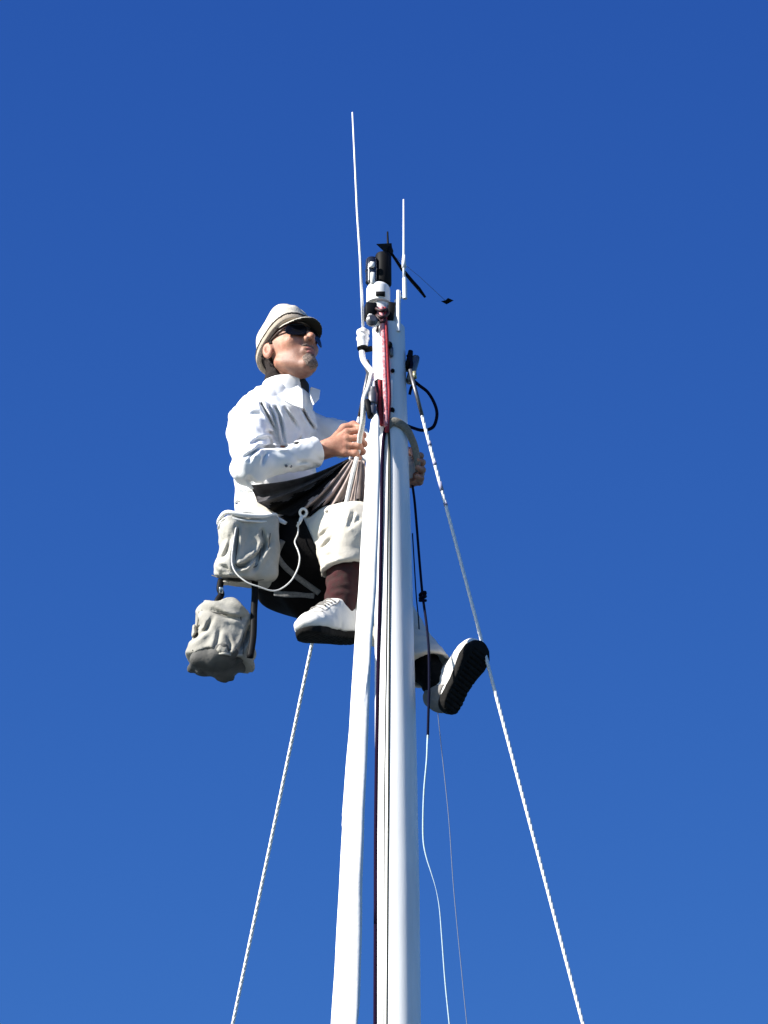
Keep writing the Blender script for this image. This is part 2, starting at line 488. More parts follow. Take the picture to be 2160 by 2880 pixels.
MB().lathe(on_mast(1104, 1044, 0.0), (0.1, -1, 0), [(0, 0.006), (0.005, 0.006), (0.007, 0.003)], 10).build("screw", M_BLACK, mast)
MB().lathe(on_mast(1102, 1155, 0.0), (0.1, -1, 0), [(0, 0.008), (0.006, 0.008), (0.009, 0.004)], 10).build("screw", M_BLACK, mast)
MB().tube([P(1058, 868, -.050), P(1074, 874, -.062), P(1088, 870, -.054), P(1090, 884, -.05), P(1074, 892, -.064), P(1060, 886, -.052), P(1072, 905, -.062), P(1084, 900, -.056)], .0050, 8, sub=4).build("lashing", M_DARKRED, mast)
# halyard exit slot
ex = MB().box(on_mast(1076, 1128, -0.006), [(1, 0.25, 0), (-0.25, 1, 0), (0, 0, 1)], (0.024, 0.012, 0.068), 0.6)
ex.build("halyard_exit_box", M_DARKRED, mast)
MB().box(on_mast(1100, 1120, -0.004), [(1, -0.1, 0), (0.1, 1, 0), (0, 0, 1)], (0.006, 0.010, 0.072), 0.5).build("exit_box_lip", M_CAST, mast)
MB().box(P(1161, 1040, 0.0), [(1, 0, -0.25), (0, 1, 0), (0.25, 0, 1)], (0.010, 0.014, 0.045), 0.5).build("tang", M_DARKSTEEL, mast)
MB().box(P(1150, 1015, 0.0), [(1, 0, -0.2), (0, 1, 0), (0.2, 0, 1)], (0.007, 0.016, 0.03), 0.5).build("tang", M_BLACK, mast)
MB().box(P(1036, 1040, 0.035), [(1, 0, 0.25), (0, 1, 0), (-0.25, 0, 1)], (0.008, 0.012, 0.03), 0.5).build("tang", M_DARKSTEEL, mast)

# ------------------------------------------------------------------ masthead light, antennas, wind vane
lt = empty("masthead_light", P(1062, 800, -0.012))
tag(lt, "glossy black navigation light standing on the white mast top", "lamp")
MB().lathe(P(1078, 800, -0.008), (0, 0, 1), [(-0.003, 0.022), (0.0, 0.0240), (0.095, 0.0235), (0.100, 0.021), (0.101, 0.004)]).build("light_housing", M_BLACK, lt, auto=35)
MB().lathe(P(1046, 795, -0.018), (0, 0, 1), [(0, 0.0185), (0.034, 0.0185), (0.036, 0.020), (0.041, 0.020), (0.043, 0.0185), (0.074, 0.0185), (0.080, 0.015), (0.082, 0.003)]).build("lens", M_GLOSS, lt, auto=35)

MB().box(P(1048, 782, -0.042), [(1, .2, 0), (-.2, 1, 0), (0, 0, 1)], (.006, .004, .019), .5).build("glint_block", M_CAST, lt)  # white block standing in for a sun glint on the lens
MB().box(P(1047, 744, -0.042), [(1, .2, 0), (-.2, 1, 0), (0, 0, 1)], (.007, .004, .009), .6).build("glint_clip", M_CAST, lt)  # upper sun glint, likewise built as a small white block
wv = empty("wind_vane", P(1090, 715, -0.008))
tag(wv, "black wind vane with arrow and tail on top of the masthead light", "wind vane")
MB().tube([P(1090, 718, -0.008), P(1091, 690, -0.008), P(1090, 652, -0.008)], [0.005, 0.0036, 0.0026], 10).build("spindle", M_BLACK, wv)
fin = MB()
a_, b_, c_, d_ = P(1059, 686, -0.05), P(1100, 684, -0.01), P(1103, 712, 0.0), P(1082, 708, -0.02)
th = nrm(np.cross(b_ - a_, d_ - a_)) * 0.002
fin.add([p - th for p in (a_, b_, c_, d_)] + [p + th for p in (a_, b_, c_, d_)],
        [(3, 2, 1, 0), (4, 5, 6, 7), (0, 1, 5, 4), (1, 2, 6, 5), (2, 3, 7, 6), (3, 0, 4, 7)])
fin.build("arrow_tail", M_BLACK, wv, smooth=False)
MB().lathe(P(1096, 716, -0.008), (0, 0, 1), [(0, 0.009), (0.012, 0.011), (0.022, 0.008), (0.026, 0.004)], 14).build("hub", M_BLACK, wv, auto=35)
MB().tube([P(1102, 714, 0.0), P(1130, 756, 0.03), P(1160, 792, 0.06), P(1178, 812, 0.07), P(1196, 836, 0.09)], [0.004, 0.005, 0.0055, 0.0055, 0.0035], 10).build("reference_arm", M_BLACK, wv)
MB().tube([P(1098, 712, 0.005), P(1180, 778, 0.16), P(1252, 845, 0.30)], 0.0007, 6).build("reference_wire", M_GREYLINE, wv)
tb = MB(); cpt = P(1258, 847, 0.30)
ring = [(-0.019, 0.0, 0.0), (-0.006, -0.008, 0.002), (0.002, -0.012, 0.009), (0.019, 0.0, 0.002), (0.006, 0.010, -0.002), (-0.002, 0.012, -0.009)]
tv = [cpt + x * RGT + z * UPV + y * FWD for x, y, z in ring]
tb.add([p - FWD * 0.002 for p in tv] + [p + FWD * 0.002 for p in tv], [(0, 1, 2, 3, 4, 5)[::-1], (6, 7, 8, 9, 10, 11)] + [(i, (i + 1) % 6, 6 + (i + 1) % 6, 6 + i) for i in range(6)])
tb.build("reference_tab", M_BLACK, wv, smooth=False)

an = empty("whip_antenna", P(1022, 980, 0.0))
tag(an, "tall white whip antenna clamped left of the masthead", "antenna", "whip antennas at the masthead")
MB().tube([P(1021, 925, 0.0), P(1013, 720, 0.0), P(1005, 600, 0.0), P(998, 450, 0.0), P(991, 316, 0.0)], [0.0042, 0.0040, 0.0037, 0.0031, 0.0022], 10).build("whip", M_FIBRE, an)
MB().lathe(P(1020, 977, 0.0), nrm(P(1021, 925, 0.0) - P(1020, 977, 0)), [(0, 0.015), (0.012, 0.0155), (0.022, 0.0165), (0.026, 0.019), (0.031, 0.019), (0.034, 0.0155), (0.040, 0.0155), (0.044, 0.019), (0.053, 0.0185), (0.058, 0.012), (0.064, 0.006)], 20).build("antenna_base", M_FIBRE, an, auto=35)
MB().lathe(P(1021, 984, 0.0), (0, 0, 1), [(0, 0.013), (0.003, 0.017), (0.007, 0.017), (0.009, 0.013)], 18).build("clamp_ring", M_BLACK, an, auto=35)
MB().box(P(1036, 982, 0.0), [(1, 0, 0.2), (0, 1, 0), (-0.2, 0, 1)], (0.012, 0.006, 0.007), 0.3).build("clamp_arm", M_BLACK, an)
MB().tube([P(1018, 988, 0.0), P(1021, 1010, 0.0), P(1030, 1026, 0.0), P(1043, 1042, 0.0), P(1054, 1060, 0.0)], [0.0085, 0.0085, 0.008, 0.008, 0.008], 12, sub=4).build("mounting_tube", M_FIBRE, an)

an2 = empty("whip_antenna", P(1121, 925, -0.04))
tag(an2, "short white whip antenna on a stepped rod right of the masthead", "antenna", "whip antennas at the masthead")
MB().tube([P(1136, 785, -0.04), P(1136, 745, -0.04), P(1136, 700, -0.04), P(1135, 561, -0.04)], [0.004, 0.004, 0.0036, 0.0022], 10).build("whip", M_FIBRE, an2)
MB().tube([P(1136, 753, -0.04), P(1136, 735, -0.04), P(1136, 718, -0.04)], [0.0068, 0.0062, 0.0042], 12).build("ferrule", M_FIBRE, an2)
MB().tube([P(1139, 840, -0.04), P(1138, 783, -0.04)], [0.0068, 0.0066], 12).build("antenna_base", M_FIBRE, an2, auto=40)
MB().tube([P(1121, 932, -0.04), P(1121, 818, -0.04)], 0.0062, 12).build("mounting_rod", M_FIBRE, an2, auto=40)
MB().box(P(1130, 832, -0.036), [(1, 0, 0), (0, 1, 0), (0, 0, 1)], (0.012, 0.004, 0.008), 0.3).build("clamp_plate", M_STEEL, an2)

# ------------------------------------------------------------------ furled sail on its stay
def sy(py): return -0.075 - (py - 1165) * 0.00031
sail = empty("furled_sail", P(1058, 1165, sy(1165)) * np.array([1, 1, 0]) + np.array([0, 0, 6.0]))
tag(sail, "white headsail furled tightly round its stay in front of the mast", "sail")
prof = [(1057, 1163, 5), (1056, 1180, 12), (1053, 1230, 15), (1050, 1300, 19), (1045, 1400, 22), (1040, 1500, 23.5), (1033, 1650, 25), (1021, 1800, 23.5), (1017, 1900, 24.5),
        (1010, 2050, 26), (1003, 2150, 27.5), (994, 2300, 29.5), (986, 2480, 31), (979, 2650, 33), (970, 2880, 35)]
sv = []; sf = []; SEG = 36
cen = [P(a, b, sy(b)) for a, b, c in prof]; rr = [c * PXM * (1 - 0.025 * (b - 1165) / 1700) for a, b, c in prof]
cen.append(down(cen[-2], cen[-1], 4.0)); rr.append(rr[-1] * 1.25)
N = 260
L = np.cumsum([0] + [np.linalg.norm(cen[i + 1] - cen[i]) for i in range(len(cen) - 1)])
lt_ = np.linspace(0, L[-1], N)
C3 = np.stack([np.interp(lt_, L, [c[k] for c in cen]) for k in range(3)], 1)
R3 = np.interp(lt_, L, rr)
for i in range(N):
    for k in range(SEG):
        a = 2 * math.pi * k / SEG
        s_ = lt_[i]
        # spiral lap of the rolled cloth, lumps and wrinkles
        ph = (a + s_ * 5.2) % (2 * math.pi)
        lap = 0.11 * (ph / (2 * math.pi)) - 0.05
        lump = 0.014 * math.sin(7 * s_ + 1.3 * math.sin(3 * a + s_)) + 0.014 * math.sin(3 * a + 11 * s_) + 0.010 * math.sin(23 * s_ + 2 * a)
        r = R3[i] * (1 + lap + lump)
        e1_, e2_ = 0.62 * r * math.cos(a), 1.13 * r * math.sin(a)
        sv.append((C3[i][0] - .55 * e1_ + .835 * e2_, C3[i][1] - .835 * e1_ - .55 * e2_, C3[i][2]))
for i in range(N - 1):
    for k in range(SEG):
        k2 = (k + 1) % SEG
        sf.append((i * SEG + k, i * SEG + k2, (i + 1) * SEG + k2, (i + 1) * SEG + k))
sf.append(tuple(range(SEG))); sf.append(tuple((N - 1) * SEG + k for k in range(SEG - 1, -1, -1)))
mesh_obj("sail_roll", sv, sf, M_SAIL, sail)
sw = MB().lathe(P(1046, 1172, -0.072), nrm(P(1050, 1075, -0.06) - P(1046, 1172, -0.072)), [(0, 0.008), (0.006, 0.013), (0.03, 0.0145), (0.034, 0.011), (0.04, 0.011), (0.044, 0.0145), (0.078, 0.0145), (0.084, 0.011), (0.1, 0.009)], 20)
sw.build("halyard_swivel", M_DARKSTEEL, sail, auto=35)
MB().box(P(1037, 1150, -0.075), [(1, 0, 0.2), (0, 1, 0), (-0.2, 0, 1)], (0.008, 0.010, 0.03), 0.5).build("swivel_shackle", M_BLACK, sail)
MB().tube([P(1057, 1190, -0.078), P(1052, 1110, -0.064), P(1048, 1060, -0.050)], 0.0055, 10).build("forestay", M_WIRE, sail)

# ------------------------------------------------------------------ shrouds
def shroud(name, pts, label, term):
    e = empty(name, pts[0] * 0.5 + pts[1] * 0.5)
    tag(e, label, "shroud", "wire shrouds running down to the deck")
    end = down(pts[0], pts[1], 0.6)
    d = end - pts[0]; n = 160
    w_ = MB(); ln = np.linalg.norm(d); t_ = d / ln
    u_ = nrm(np.cross(t_, [0, 1, 0])); v__ = np.cross(t_, u_)
    cut = (pts[0][2] - 4.2) / (pts[0][2] - 0.6)
    for k in range(3):
        w_.tube([pts[0] + d * q + .0015 * (math.cos(q * ln / .058 * 2 * math.pi + k * 2.094) * u_ + math.sin(q * ln / .058 * 2 * math.pi + k * 2.094) * v__) for q in np.arange(0, cut, .058 / 9 / ln)], 0.0038, 7)
    w_.tube([pts[0] + d * (cut - .002), end], 0.0052, 8)
    w_.build("wire", M_WIRE, e)
    return e
rs0, rs1 = P(1153, 1040, -0.030), P(1640, 2880, 0.04)
sh = shroud("shroud", (rs0, rs1), "white wire shroud right of the mast passing the raised shoe", 0)
MB().tube([rs0, rs0 + (rs1 - rs0) * 0.075], [0.0062, 0.0054], 12).build("swage_fitting", M_DARKSTEEL, sh)
for t0, t1 in ((0.118, 0.124), (0.149, 0.155), (0.182, 0.196), (0.215, 0.220)):
    MB().tube([rs0 + (rs1 - rs0) * t0, rs0 + (rs1 - rs0) * t1], 0.0056, 12).build("unlit_gap", M_GAP, sh)  # coloured bands stand in for unlit breaks between sunlit stretches of wire
ls0, ls1 = P(1037, 1045, 0.035), P(655, 2880, 0.80)
sh = shroud("shroud", (ls0, ls1), "white wire shroud coming down behind the climber at left", 0)
MB().tube([ls0, ls0 + (ls1 - ls0) * 0.07], [0.0062, 0.0054], 12).build("swage_fitting", M_DARKSTEEL, sh)

# ------------------------------------------------------------------ halyards and lines
def line(name, pts, r, m, label, cat, group=None, sub=6, seg=8):
    o = MB().tube(pts, r, seg, sub=sub).build(name, m)
    return tag(o, label, cat, group)
G_H = "halyards on the front of the mast"
def mast_line(q, extra):
    return [on_mast(a, b, extra) for a, b in q]
def longer(pts, z=1.0):
    return pts + [down(pts[-2], pts[-1], z)]
line("halyard", [P(1072, 864, -0.052), P(1077, 930, -0.056)] + mast_line([(1079, 960), (1082, 1050), (1084, 1110), (1086, 1200)], 0.013), 0.0070, M_PINK,
     "red and white halyard down the masthead, the left and thicker one", "rope", G_H)
line("halyard", [P(1081, 866, -0.05), P(1086, 930, -0.056)] + mast_line([(1088, 970), (1091, 1050), (1094, 1110), (1092, 1160), (1088, 1215)], 0.011), 0.0058, M_RED,
     "red and white halyard close right of the thicker red one", "rope", G_H)
line("halyard", mast_line([(1067, 1072), (1067, 1110), (1069, 1150), (1074, 1196)], 0.010), 0.0062, M_RED,
     "short dark red halyard inside the black exit box, left of the red and white one", "rope", G_H)
line("halyard", longer(mast_line([(1085, 1200), (1078, 1240), (1074, 1330), (1072, 1500), (1068, 1700), (1063, 1900)], 0.006) + [P(1057, 2300, -0.026), P(1056, 2600, -0.025), P(1055, 2880, -0.025)]),
     0.0050, M_MAROON, "thick dark maroon halyard along the left edge of the mast", "rope", G_H)
line("halyard", longer(mast_line([(1092, 1190), (1096, 1260), (1097, 1500), (1095, 1800), (1092, 2300), (1088, 2880)], 0.0016)), 0.0024, M_TANROPE,
     "thin grey halyard down the middle of the mast face", "rope", G_H)
line("halyard", longer(mast_line([(1090, 1190), (1093, 1260), (1090, 1500), (1087, 1800), (1081, 2300), (1080, 2880)], 0.0010)), 0.0018, M_TANROPE,
     "thinnest grey halyard, just left of the middle one on the mast face", "rope", G_H)
line("hoist_halyard", [P(1046, 1050, -0.05), P(1036, 1090, -0.062), P(1024, 1120, -0.07), P(1022, 1150, -0.07), P(1020, 1190, -0.05), P(1013, 1225, 0.0), P(1008, 1265, 0.035), P(1001, 1295, 0.04)], 0.0072, M_WROPE,
     "white hoisting rope from the masthead into the climber's right hand", "rope")
line("chair_bridle_rope", [P(1003, 1288, 0.02), P(990, 1340, 0.0), P(978, 1395, -0.01), P(969, 1440, -0.02)], 0.0060, M_WROPE,
     "white rope from the gripping hand down to the khaki thigh", "rope")
G_R = "loose lines hanging right of the mast"
dl = [P(1160, 1365, 0.07), P(1166, 1410, 0.08), P(1172, 1480, 0.08), P(1180, 1580, 0.085), P(1187, 1660, 0.04), P(1192, 1700, 0.0), P(1200, 1760, -0.04), P(1206, 1830, -0.06), P(1207, 1930, -0.07), P(1205, 2000, -0.07), P(1203, 2075, -0.07)]
line("loose_line", dl, 0.0036, M_NAVY_SHADE, "upper loose line right of the mast, its shade painted dark, knotted half way", "rope", G_R)  # white line in the mast's shade, painted as dark rope
kn = MB()
kc = P(1189, 1680, 0.02)
for k in range(3):
    kn.tube([kc + 0.008 * np.array([math.cos(a), math.sin(a), 0.5 * math.sin(a + k)]) + np.array([0, 0, (k - 1) * 0.010]) for a in np.linspace(0, 6.0, 12)], 0.0042, 8)
tag(kn.build("knot", M_NAVY_SHADE), "knot tied in the line right of the mast whose shade is painted dark", "knot")
line("loose_line", [P(1203, 2068, -0.07), P(1202, 2090, -0.11), P(1200, 2140, -0.12), P(1193, 2220, -0.12), P(1190, 2300, -0.12), P(1191, 2365, -0.12), P(1199, 2410, -0.12), P(1213, 2455, -0.12), P(1226, 2500, -0.12), P(1236, 2555, -0.12), P(1243, 2640, -0.12), P(1252, 2760, -0.12), P(1264, 2880, -0.12), P(1276, 3000, -0.12)],
     [0.0024] * 6 + [0.0020, 0.0014, 0.0008, 0.0014, 0.0018, 0.0020, 0.0020, 0.0020], M_LITLINE, "sunlit lower run of the loose line, painted pale, wavy below the raised foot", "rope", G_R)  # same line where sun reaches it, painted pale
line("loose_line", [P(1230, 1990, 0.25), P(1240, 2090, 0.25), P(1262, 2300, 0.25), P(1276, 2500, 0.25), P(1300, 2750, 0.25), P(1313, 2880, 0.25), P(1325, 3000, 0.25)], 0.0011, M_GREYLINE,
     "faint grey thread between the pale wavy line and the right shroud", "rope", G_R)
line("loose_line", [P(1160, 1500, 0.05), P(1166, 1600, 0.06), P(1171, 1680, 0.06), P(1177, 1740, 0.06), P(1180, 1800, 0.08)], 0.0018, M_NAVY_SHADE,
     "thin dark line close to the mast edge above the raised leg", "rope", G_R)
line("cable_loop", [P(1150, 1035, 0.01), P(1160, 1065, 0.0), P(1178, 1083, 0.0), P(1203, 1103, 0.0), P(1222, 1135, 0.01), P(1229, 1165, 0.02), P(1222, 1195, 0.02), P(1208, 1207, 0.03), P(1185, 1210, 0.03), P(1160, 1203, 0.04), P(1140, 1195, 0.05)], 0.0048, M_NAVY_SHADE,
     "stiff black cable looping out right of the masthead", "cable")
line("tangled_cord", [P(1146, 1000, -0.01), P(1158, 1020, -0.02), P(1153, 1045, -0.02), P(1168, 1052, -0.02), P(1160, 1075, -0.02), P(1172, 1078, -0.01), P(1158, 1088, 0.0), P(1152, 1110, 0.01)], 0.0042, M_NAVY_SHADE,
     "short tangle of dark cord at the top of the right shroud", "cord")
sb = MB()
sb.tube([P(1165, 1046, -0.03), P(1167, 1064, -0.03)], 0.006, 10)
tag(sb.build("shackle_pin", mat("brass", (0.45, 0.42, 0.25), 0.4, 0.2, 60, metal=0.6)), "small pale shackle pin in the tangle beside the cable loop", "shackle")
st = MB().tube([on_mast(1086, 1206, 0.004), on_mast(1104, 1186, 0.006), on_mast(1122, 1190, 0.008), P(1143, 1206, -0.036), P(1157, 1232, -0.024), P(1168, 1262, -0.005), P(1174, 1300, 0.012), P(1176, 1325, 0.03)], [0.009, 0.012, 0.0125, 0.012, 0.0115, 0.011, 0.010, 0.009], 12, sub=5, flat=0.45, ref=(0.3, -1, 0))
tag(st.build("safety_strap", M_STRAP), "tan webbing strap curving round the mast to the far hand", "strap")#PART3
# ------------------------------------------------------------------ the climber
ROOT = P(800, 1540, 0.22)
man = None
YAW = math.radians(50); PIT = math.radians(16); HS = 0.88
HF = np.array([math.cos(YAW) * math.cos(PIT), -math.sin(YAW) * math.cos(PIT), math.sin(PIT)])
HR = np.array([-math.sin(YAW), -math.cos(YAW), 0.0])
HU = np.cross(HR, HF)
# the head is modelled at unit size and scaled by HS
HO = P(762, 982, 0.13) - 0.069 * HR
def H(f, r, u): return HO + HS * (f * HF + r * HR + u * HU)
tf = nrm([0.866, -0.5, 0]); trr = nrm([-0.5, -0.866, 0]); tu = np.array([0, 0, 1.0])
Rsh = P(708, 1180, 0.11); Rel = P(706, 1312, -0.05); Rwr = P(905, 1268, 0.05)
Lsh = P(836, 1216, 0.36); Lel = P(985, 1238, 0.27); Lwr = P(1150, 1322, 0.09)
NB = P(806, 1108, 0.215)                                 # base of the neck
CH = P(768, 1235, 0.235); WA = P(785, 1405, 0.25); PE = P(795, 1520, 0.27)
Rhip = P(764, 1546, 0.19); Rkn = P(986, 1508, 0.045)
RT = nrm([-.60, -.74, -.29]); RN = nrm(np.array([0, 0, 1.0]) - RT * RT[2]); Rheel = P(846, 1776, -0.105) - RT * .262
Ran = Rheel + RT * .062 + RN * .085
Lhip = P(848, 1612, 0.35); Lkn = P(1088, 1738, 0.19); Lan = P(1232, 1925, 0.05)
def part_mesh(g, d, smooth=2):
    return nets(g, d, smooth)
def join(*ms):
    v = []; f = []; n = 0
    for a, b in ms:
        v.append(a); f.append(b + n); n += len(a)
    return np.concatenate(v), np.concatenate(f)

# ---- head and neck
g = Grid(*bounds([H(-.15, -.12, -.2), H(.16, .12, .17), NB + np.array([-.09, -.08, -.05]), NB + np.array([.09, .08, .02]), H(.16, -.12, -.2), H(-.15, .12, .17)], 0.0), 0.003)
fx, rx, ux = [q / f32(HS) for q in local(g, HO, (HF, HR, HU))]
ar = np.abs(rx)
skull = smin(ell_l(fx, rx, ux, (-.006, 0, .045), (.098, .077, .084)), ell_l(fx, rx, ux, (.030, 0, -.018), (.066, .058, .092)), .04)
d = skull
d = smin(d, cone_l(fx, ar, ux, (.000, .054, -.050), (.070, .012, -.102), .017, .019), .024)
d = smin(d, ell_l(fx, rx, ux, (.080, 0, -.100), (.020, .022, .020)), .02)
d = smin(d, ell_l(fx, ar, ux, (.062, .044, -.004), (.024, .022, .020)), .02)
d = smin(d, cone_l(fx, ar, ux, (.086, .0, .050), (.072, .045, .050), .013, .012), .018)
d = smax(d, -ell_l(fx, ar, ux, (.100, .032, .027), (.020, .017, .013)), .012)
d = smin(d, ell_l(fx, ar, ux, (.074, .031, .027), (.0125, .0125, .0125)), .003)
d = smin(d, cone_l(fx, rx, ux, (.090, 0, .038), (.119, 0, -.006), .0105, .0120), .012)
d = smin(d, ell_l(fx, ar, ux, (.102, .0145, -.012), (.014, .0105, .0105)), .006)
d = smax(d, -ell_l(fx, ar, ux, (.108, .007, -.019), (.005, .004, .004)), .003)
d = smin(d, ell_l(fx, rx, ux, (.088, 0, -.052), (.014, .026, .018)), .015)
d = smin(d, ell_l(fx, rx, ux, (.096, 0, -.049), (.009, .020, .0065)), .005)
d = smin(d, ell_l(fx, rx, ux, (.094, 0, -.064), (.009, .018, .0070)), .005)
d = smax(d, -ell_l(fx, rx, ux, (.104, 0, -.0565), (.010, .023, .0028)), .004)
# cheek furrow from the nostril past the mouth corner
d = smax(d, -cone_l(fx, ar, ux, (.099, .024, -.014), (.086, .039, -.060), .0050, .004), .008)
ear = ell_l(fx - 0.10 * ux, ar - 0.35 * (-fx) , ux, (-.012, .078, .002), (.018, .010, .033))
ear = smax(ear, -ell_l(fx, ar, ux, (-.006, .092, .004), (.010, .009, .018)), .006)
d = smin(d, ear, .008)
nk = cone(g, H(-.030, 0, -.03), NB - tf * .01, .049, .056)
d = smin(d, nk, .016)
SKULL = (g, d)
head_m = part_mesh(g, d, 1)
face_d = d

# ---- hands
def hand(W, K, out, stack, rad, fingers, thumb, h=0.0025):
    """palm from the wrist W to the knuckles K, four bent fingers and a thumb as chains of joints"""
    pts = [W, K] + [p for f_ in fingers for p in f_[0]] + [p for p in thumb[0]]
    g = Grid(*bounds(pts, 0.03), h)
    d = cone(g, W, W + (K - W) * 0.5, 0.027, 0.026)
    k0 = [f_[0][0] for f_ in fingers]
    for a in k0:
        d = smin(d, cone(g, W + (K - W) * 0.22, a, 0.019, 0.0125), .012)
    df = None
    for ch, rr_ in fingers:
        q = None
        for i in range(len(ch) - 1):
            c = cone(g, ch[i], ch[i + 1], rr_[i] * .93, rr_[i + 1] * .93)
            c = smin(c, np.sqrt((g.X - f32(ch[i][0])) ** 2 + (g.Y - f32(ch[i][1])) ** 2 + (g.Z - f32(ch[i][2])) ** 2) - f32(rr_[i] * 1.02), .004)
            q = c if q is None else smin(q, c, .004)
        df = q if df is None else np.minimum(df, q)
    d = smin(d, df, .003)
    ch, rr_ = thumb
    for i in range(len(ch) - 1):
        d = smin(d, cone(g, ch[i], ch[i + 1], rr_[i], rr_[i + 1]), .008)
    return part_mesh(g, d, 1)
fl = [1.0, 1.1, 1.04, 0.84]
# right hand: fist round the hoisting rope, back of the hand to the camera
fing = []
for i in range(4):
    a = P(976 - 2 * i, 1216 + i * 19, 0.028 + 0.004 * abs(i - 1.3))
    s_ = fl[i]
    b = a + s_ * np.array([0.036, -0.004, 0.006 - 0.004 * i])
    c = b + s_ * np.array([0.010, 0.026, -0.004])
    e = c + s_ * np.array([-0.020, 0.010, -0.004])
    fing.append(([a, b, c, e], [0.0115, 0.0105, 0.0095, 0.0080]))
th_ = [P(936, 1244, 0.055), P(968, 1206, 0.075), P(994, 1196, 0.075), P(1014, 1204, 0.060)]
rhand = hand(Rwr, P(972, 1240, 0.04), None, None, None, fing, (th_, [0.016, 0.0135, 0.0115, 0.0090]))
# left hand: fingers come round the far side of the mast towards the camera
fing = []
for i in range(4):
    a = P(1150 + 2 * i, 1300 + i * 20, 0.085)
    s_ = fl[i]
    b = a + s_ * np.array([0.028, -0.018, -0.002])
    c = b + s_ * np.array([0.004, -0.030, -0.004])
    e = c + s_ * np.array([-0.012, -0.020, -0.003])
    fing.append(([a, b, c, e], [0.0115, 0.0110, 0.0100, 0.0082]))
th_ = [P(1135, 1300, 0.10), P(1152, 1272, 0.085), P(1166, 1270, 0.06), P(1166, 1284, 0.035)]
lhand = hand(P(1110, 1318, 0.13), P(1148, 1330, 0.09), None, None, None, fing, (th_, [0.016, 0.0135, 0.0115, 0.0095]))

# ---- the rest of the body, inside the clothes
g = Grid(*bounds([Rsh, Rel, Rwr, Lsh, Lel, Lwr, NB, PE, Rhip, Rkn, Ran, Lhip, Lkn, Lan], 0.12), 0.009)
d = ell(g, CH, (.085, .115, .14), (tf, trr, tu))
d = smin(d, ell(g, WA, (.09, .125, .15), (tf, trr, tu)), .08)
d = smin(d, ell(g, PE, (.09, .135, .11), (tf, trr, tu)), .08)
d = smin(d, cone(g, Rsh, Lsh, .036, .036), .03)
d = smin(d, cone(g, NB, CH, .050, .08), .04)
for a, b, c, r in ((Rsh, Rel, Rwr, 1), (Lsh, Lel, P(1112, 1316, 0.13), 1)):
    d = smin(d, cone(g, a, b, .028, .022), .02)
    d = smin(d, cone(g, b, c, .022, .024), .01)
for a, b, c in ((Rhip, Rkn, Ran), (Lhip, Lkn, Lan)):
    d = smin(d, cone(g, a, b, .068, .050), .03)
    d = smin(d, cone(g, b, c, .050, .032), .015)
body_m = part_mesh(g, d, 1)
v_, f_ = join(head_m, rhand, lhand, body_m)
man = mesh_obj("person", v_, f_, M_SKIN)
vl_ = v_ - HO
hf_, hr_, hu_ = [vl_ @ a / HS for a in (HF, HR, HU)]
st_ = np.clip((-.030 - hu_ + .25 * (hf_ - .06)) / .018, 0, 1) * np.clip((hf_ - .005) / .02, 0, 1) * np.clip((hu_ + .150) / .03, 0, 1) * (np.abs(hr_) < .1)
st_ = np.maximum(st_, np.clip(1 - np.abs(hu_ + .034) / .008, 0, 1) * (hf_ > .08) * (np.abs(hr_) < .03))
at0 = man.data.attributes.new("stubble", 'FLOAT', 'POINT')
at0.data.foreach_set("value", (st_ * 0.9).astype(np.float32))
tag(man, "man in white shirt, khaki trousers, cap and sunglasses sitting up the mast", "person")
bpy.context.view_layer.update()

# ---- cap
g = Grid(*bounds([H(-.15, -.13, -.06), H(.19, .13, .19), H(-.15, .13, -.06), H(.19, -.13, .0), H(.1, .1, .19)], 0.01), 0.003)
fx, rx, ux = [q / f32(HS) for q in local(g, HO, (HF, HR, HU))]
def sup(fx, rx, ux, c, r, p=2.6):
    x, y, z = np.abs(fx - f32(c[0])) / f32(r[0]), np.abs(rx - f32(c[1])) / f32(r[1]), np.abs(ux - f32(c[2])) / f32(r[2])
    return ((x ** p + y ** p + z ** p) ** f32(1 / p) - 1) * f32(min(r))
cb = ux - 0.036 - 0.36 * fx                      # height over the cap's lower edge
cr_o = sup(fx, rx, ux - .20 * fx, (.000, 0, .040), (.104, .090, .139))
cr_i = sup(fx, rx, ux - .20 * fx, (.000, 0, .040), (.092, .078, .125))
dc = np.maximum(np.maximum(cr_o, -cr_i), -cb * 0.94)
dc = wrinkle(g, dc, 0.004, 18, 3)
dc = wrinkle(g, dc, 0.0018, 36, 5, ridged=True)
cap = mesh_obj("cap", *part_mesh(g, smax(dc, -(cb * 0.94 - 0.020), .004), 1), M_CAP, man)
db = np.maximum(np.maximum(cr_o - 0.0045, -(cr_i)), np.abs(cb * 0.94 - 0.0095) - 0.0095)
mesh_obj("cap_band", *part_mesh(g, db, 1), M_BAND, cap)
ds = np.maximum(np.maximum(cr_o - 0.0062, -cr_i), np.abs(cb * 0.94 - 0.0215) - 0.0032)
mesh_obj("band_trim", *part_mesh(g, ds, 1), M_TRIM, cap)
bz = 0.079 - 0.34 * (fx - .09) - 6.5 * rx * rx - 1.6 * (fx - .07) ** 2
br = np.maximum(np.abs(ux - bz) - 0.0035, (np.sqrt(((fx - .055) / .094) ** 2 + (rx / .078) ** 2) - 1) * 0.08)
br = np.maximum(br, -(cr_i - 0.004))
br = np.maximum(br, 0.045 - fx)
bv, bf = part_mesh(g, br, 1)
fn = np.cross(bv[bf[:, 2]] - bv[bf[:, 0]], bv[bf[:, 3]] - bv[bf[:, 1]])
mesh_obj("brim", bv, bf, None, cap, mats=[M_CAP, M_UNDER], midx=[int(v) for v in ((fn @ HU) < -0.35 * np.linalg.norm(fn, axis=1))])
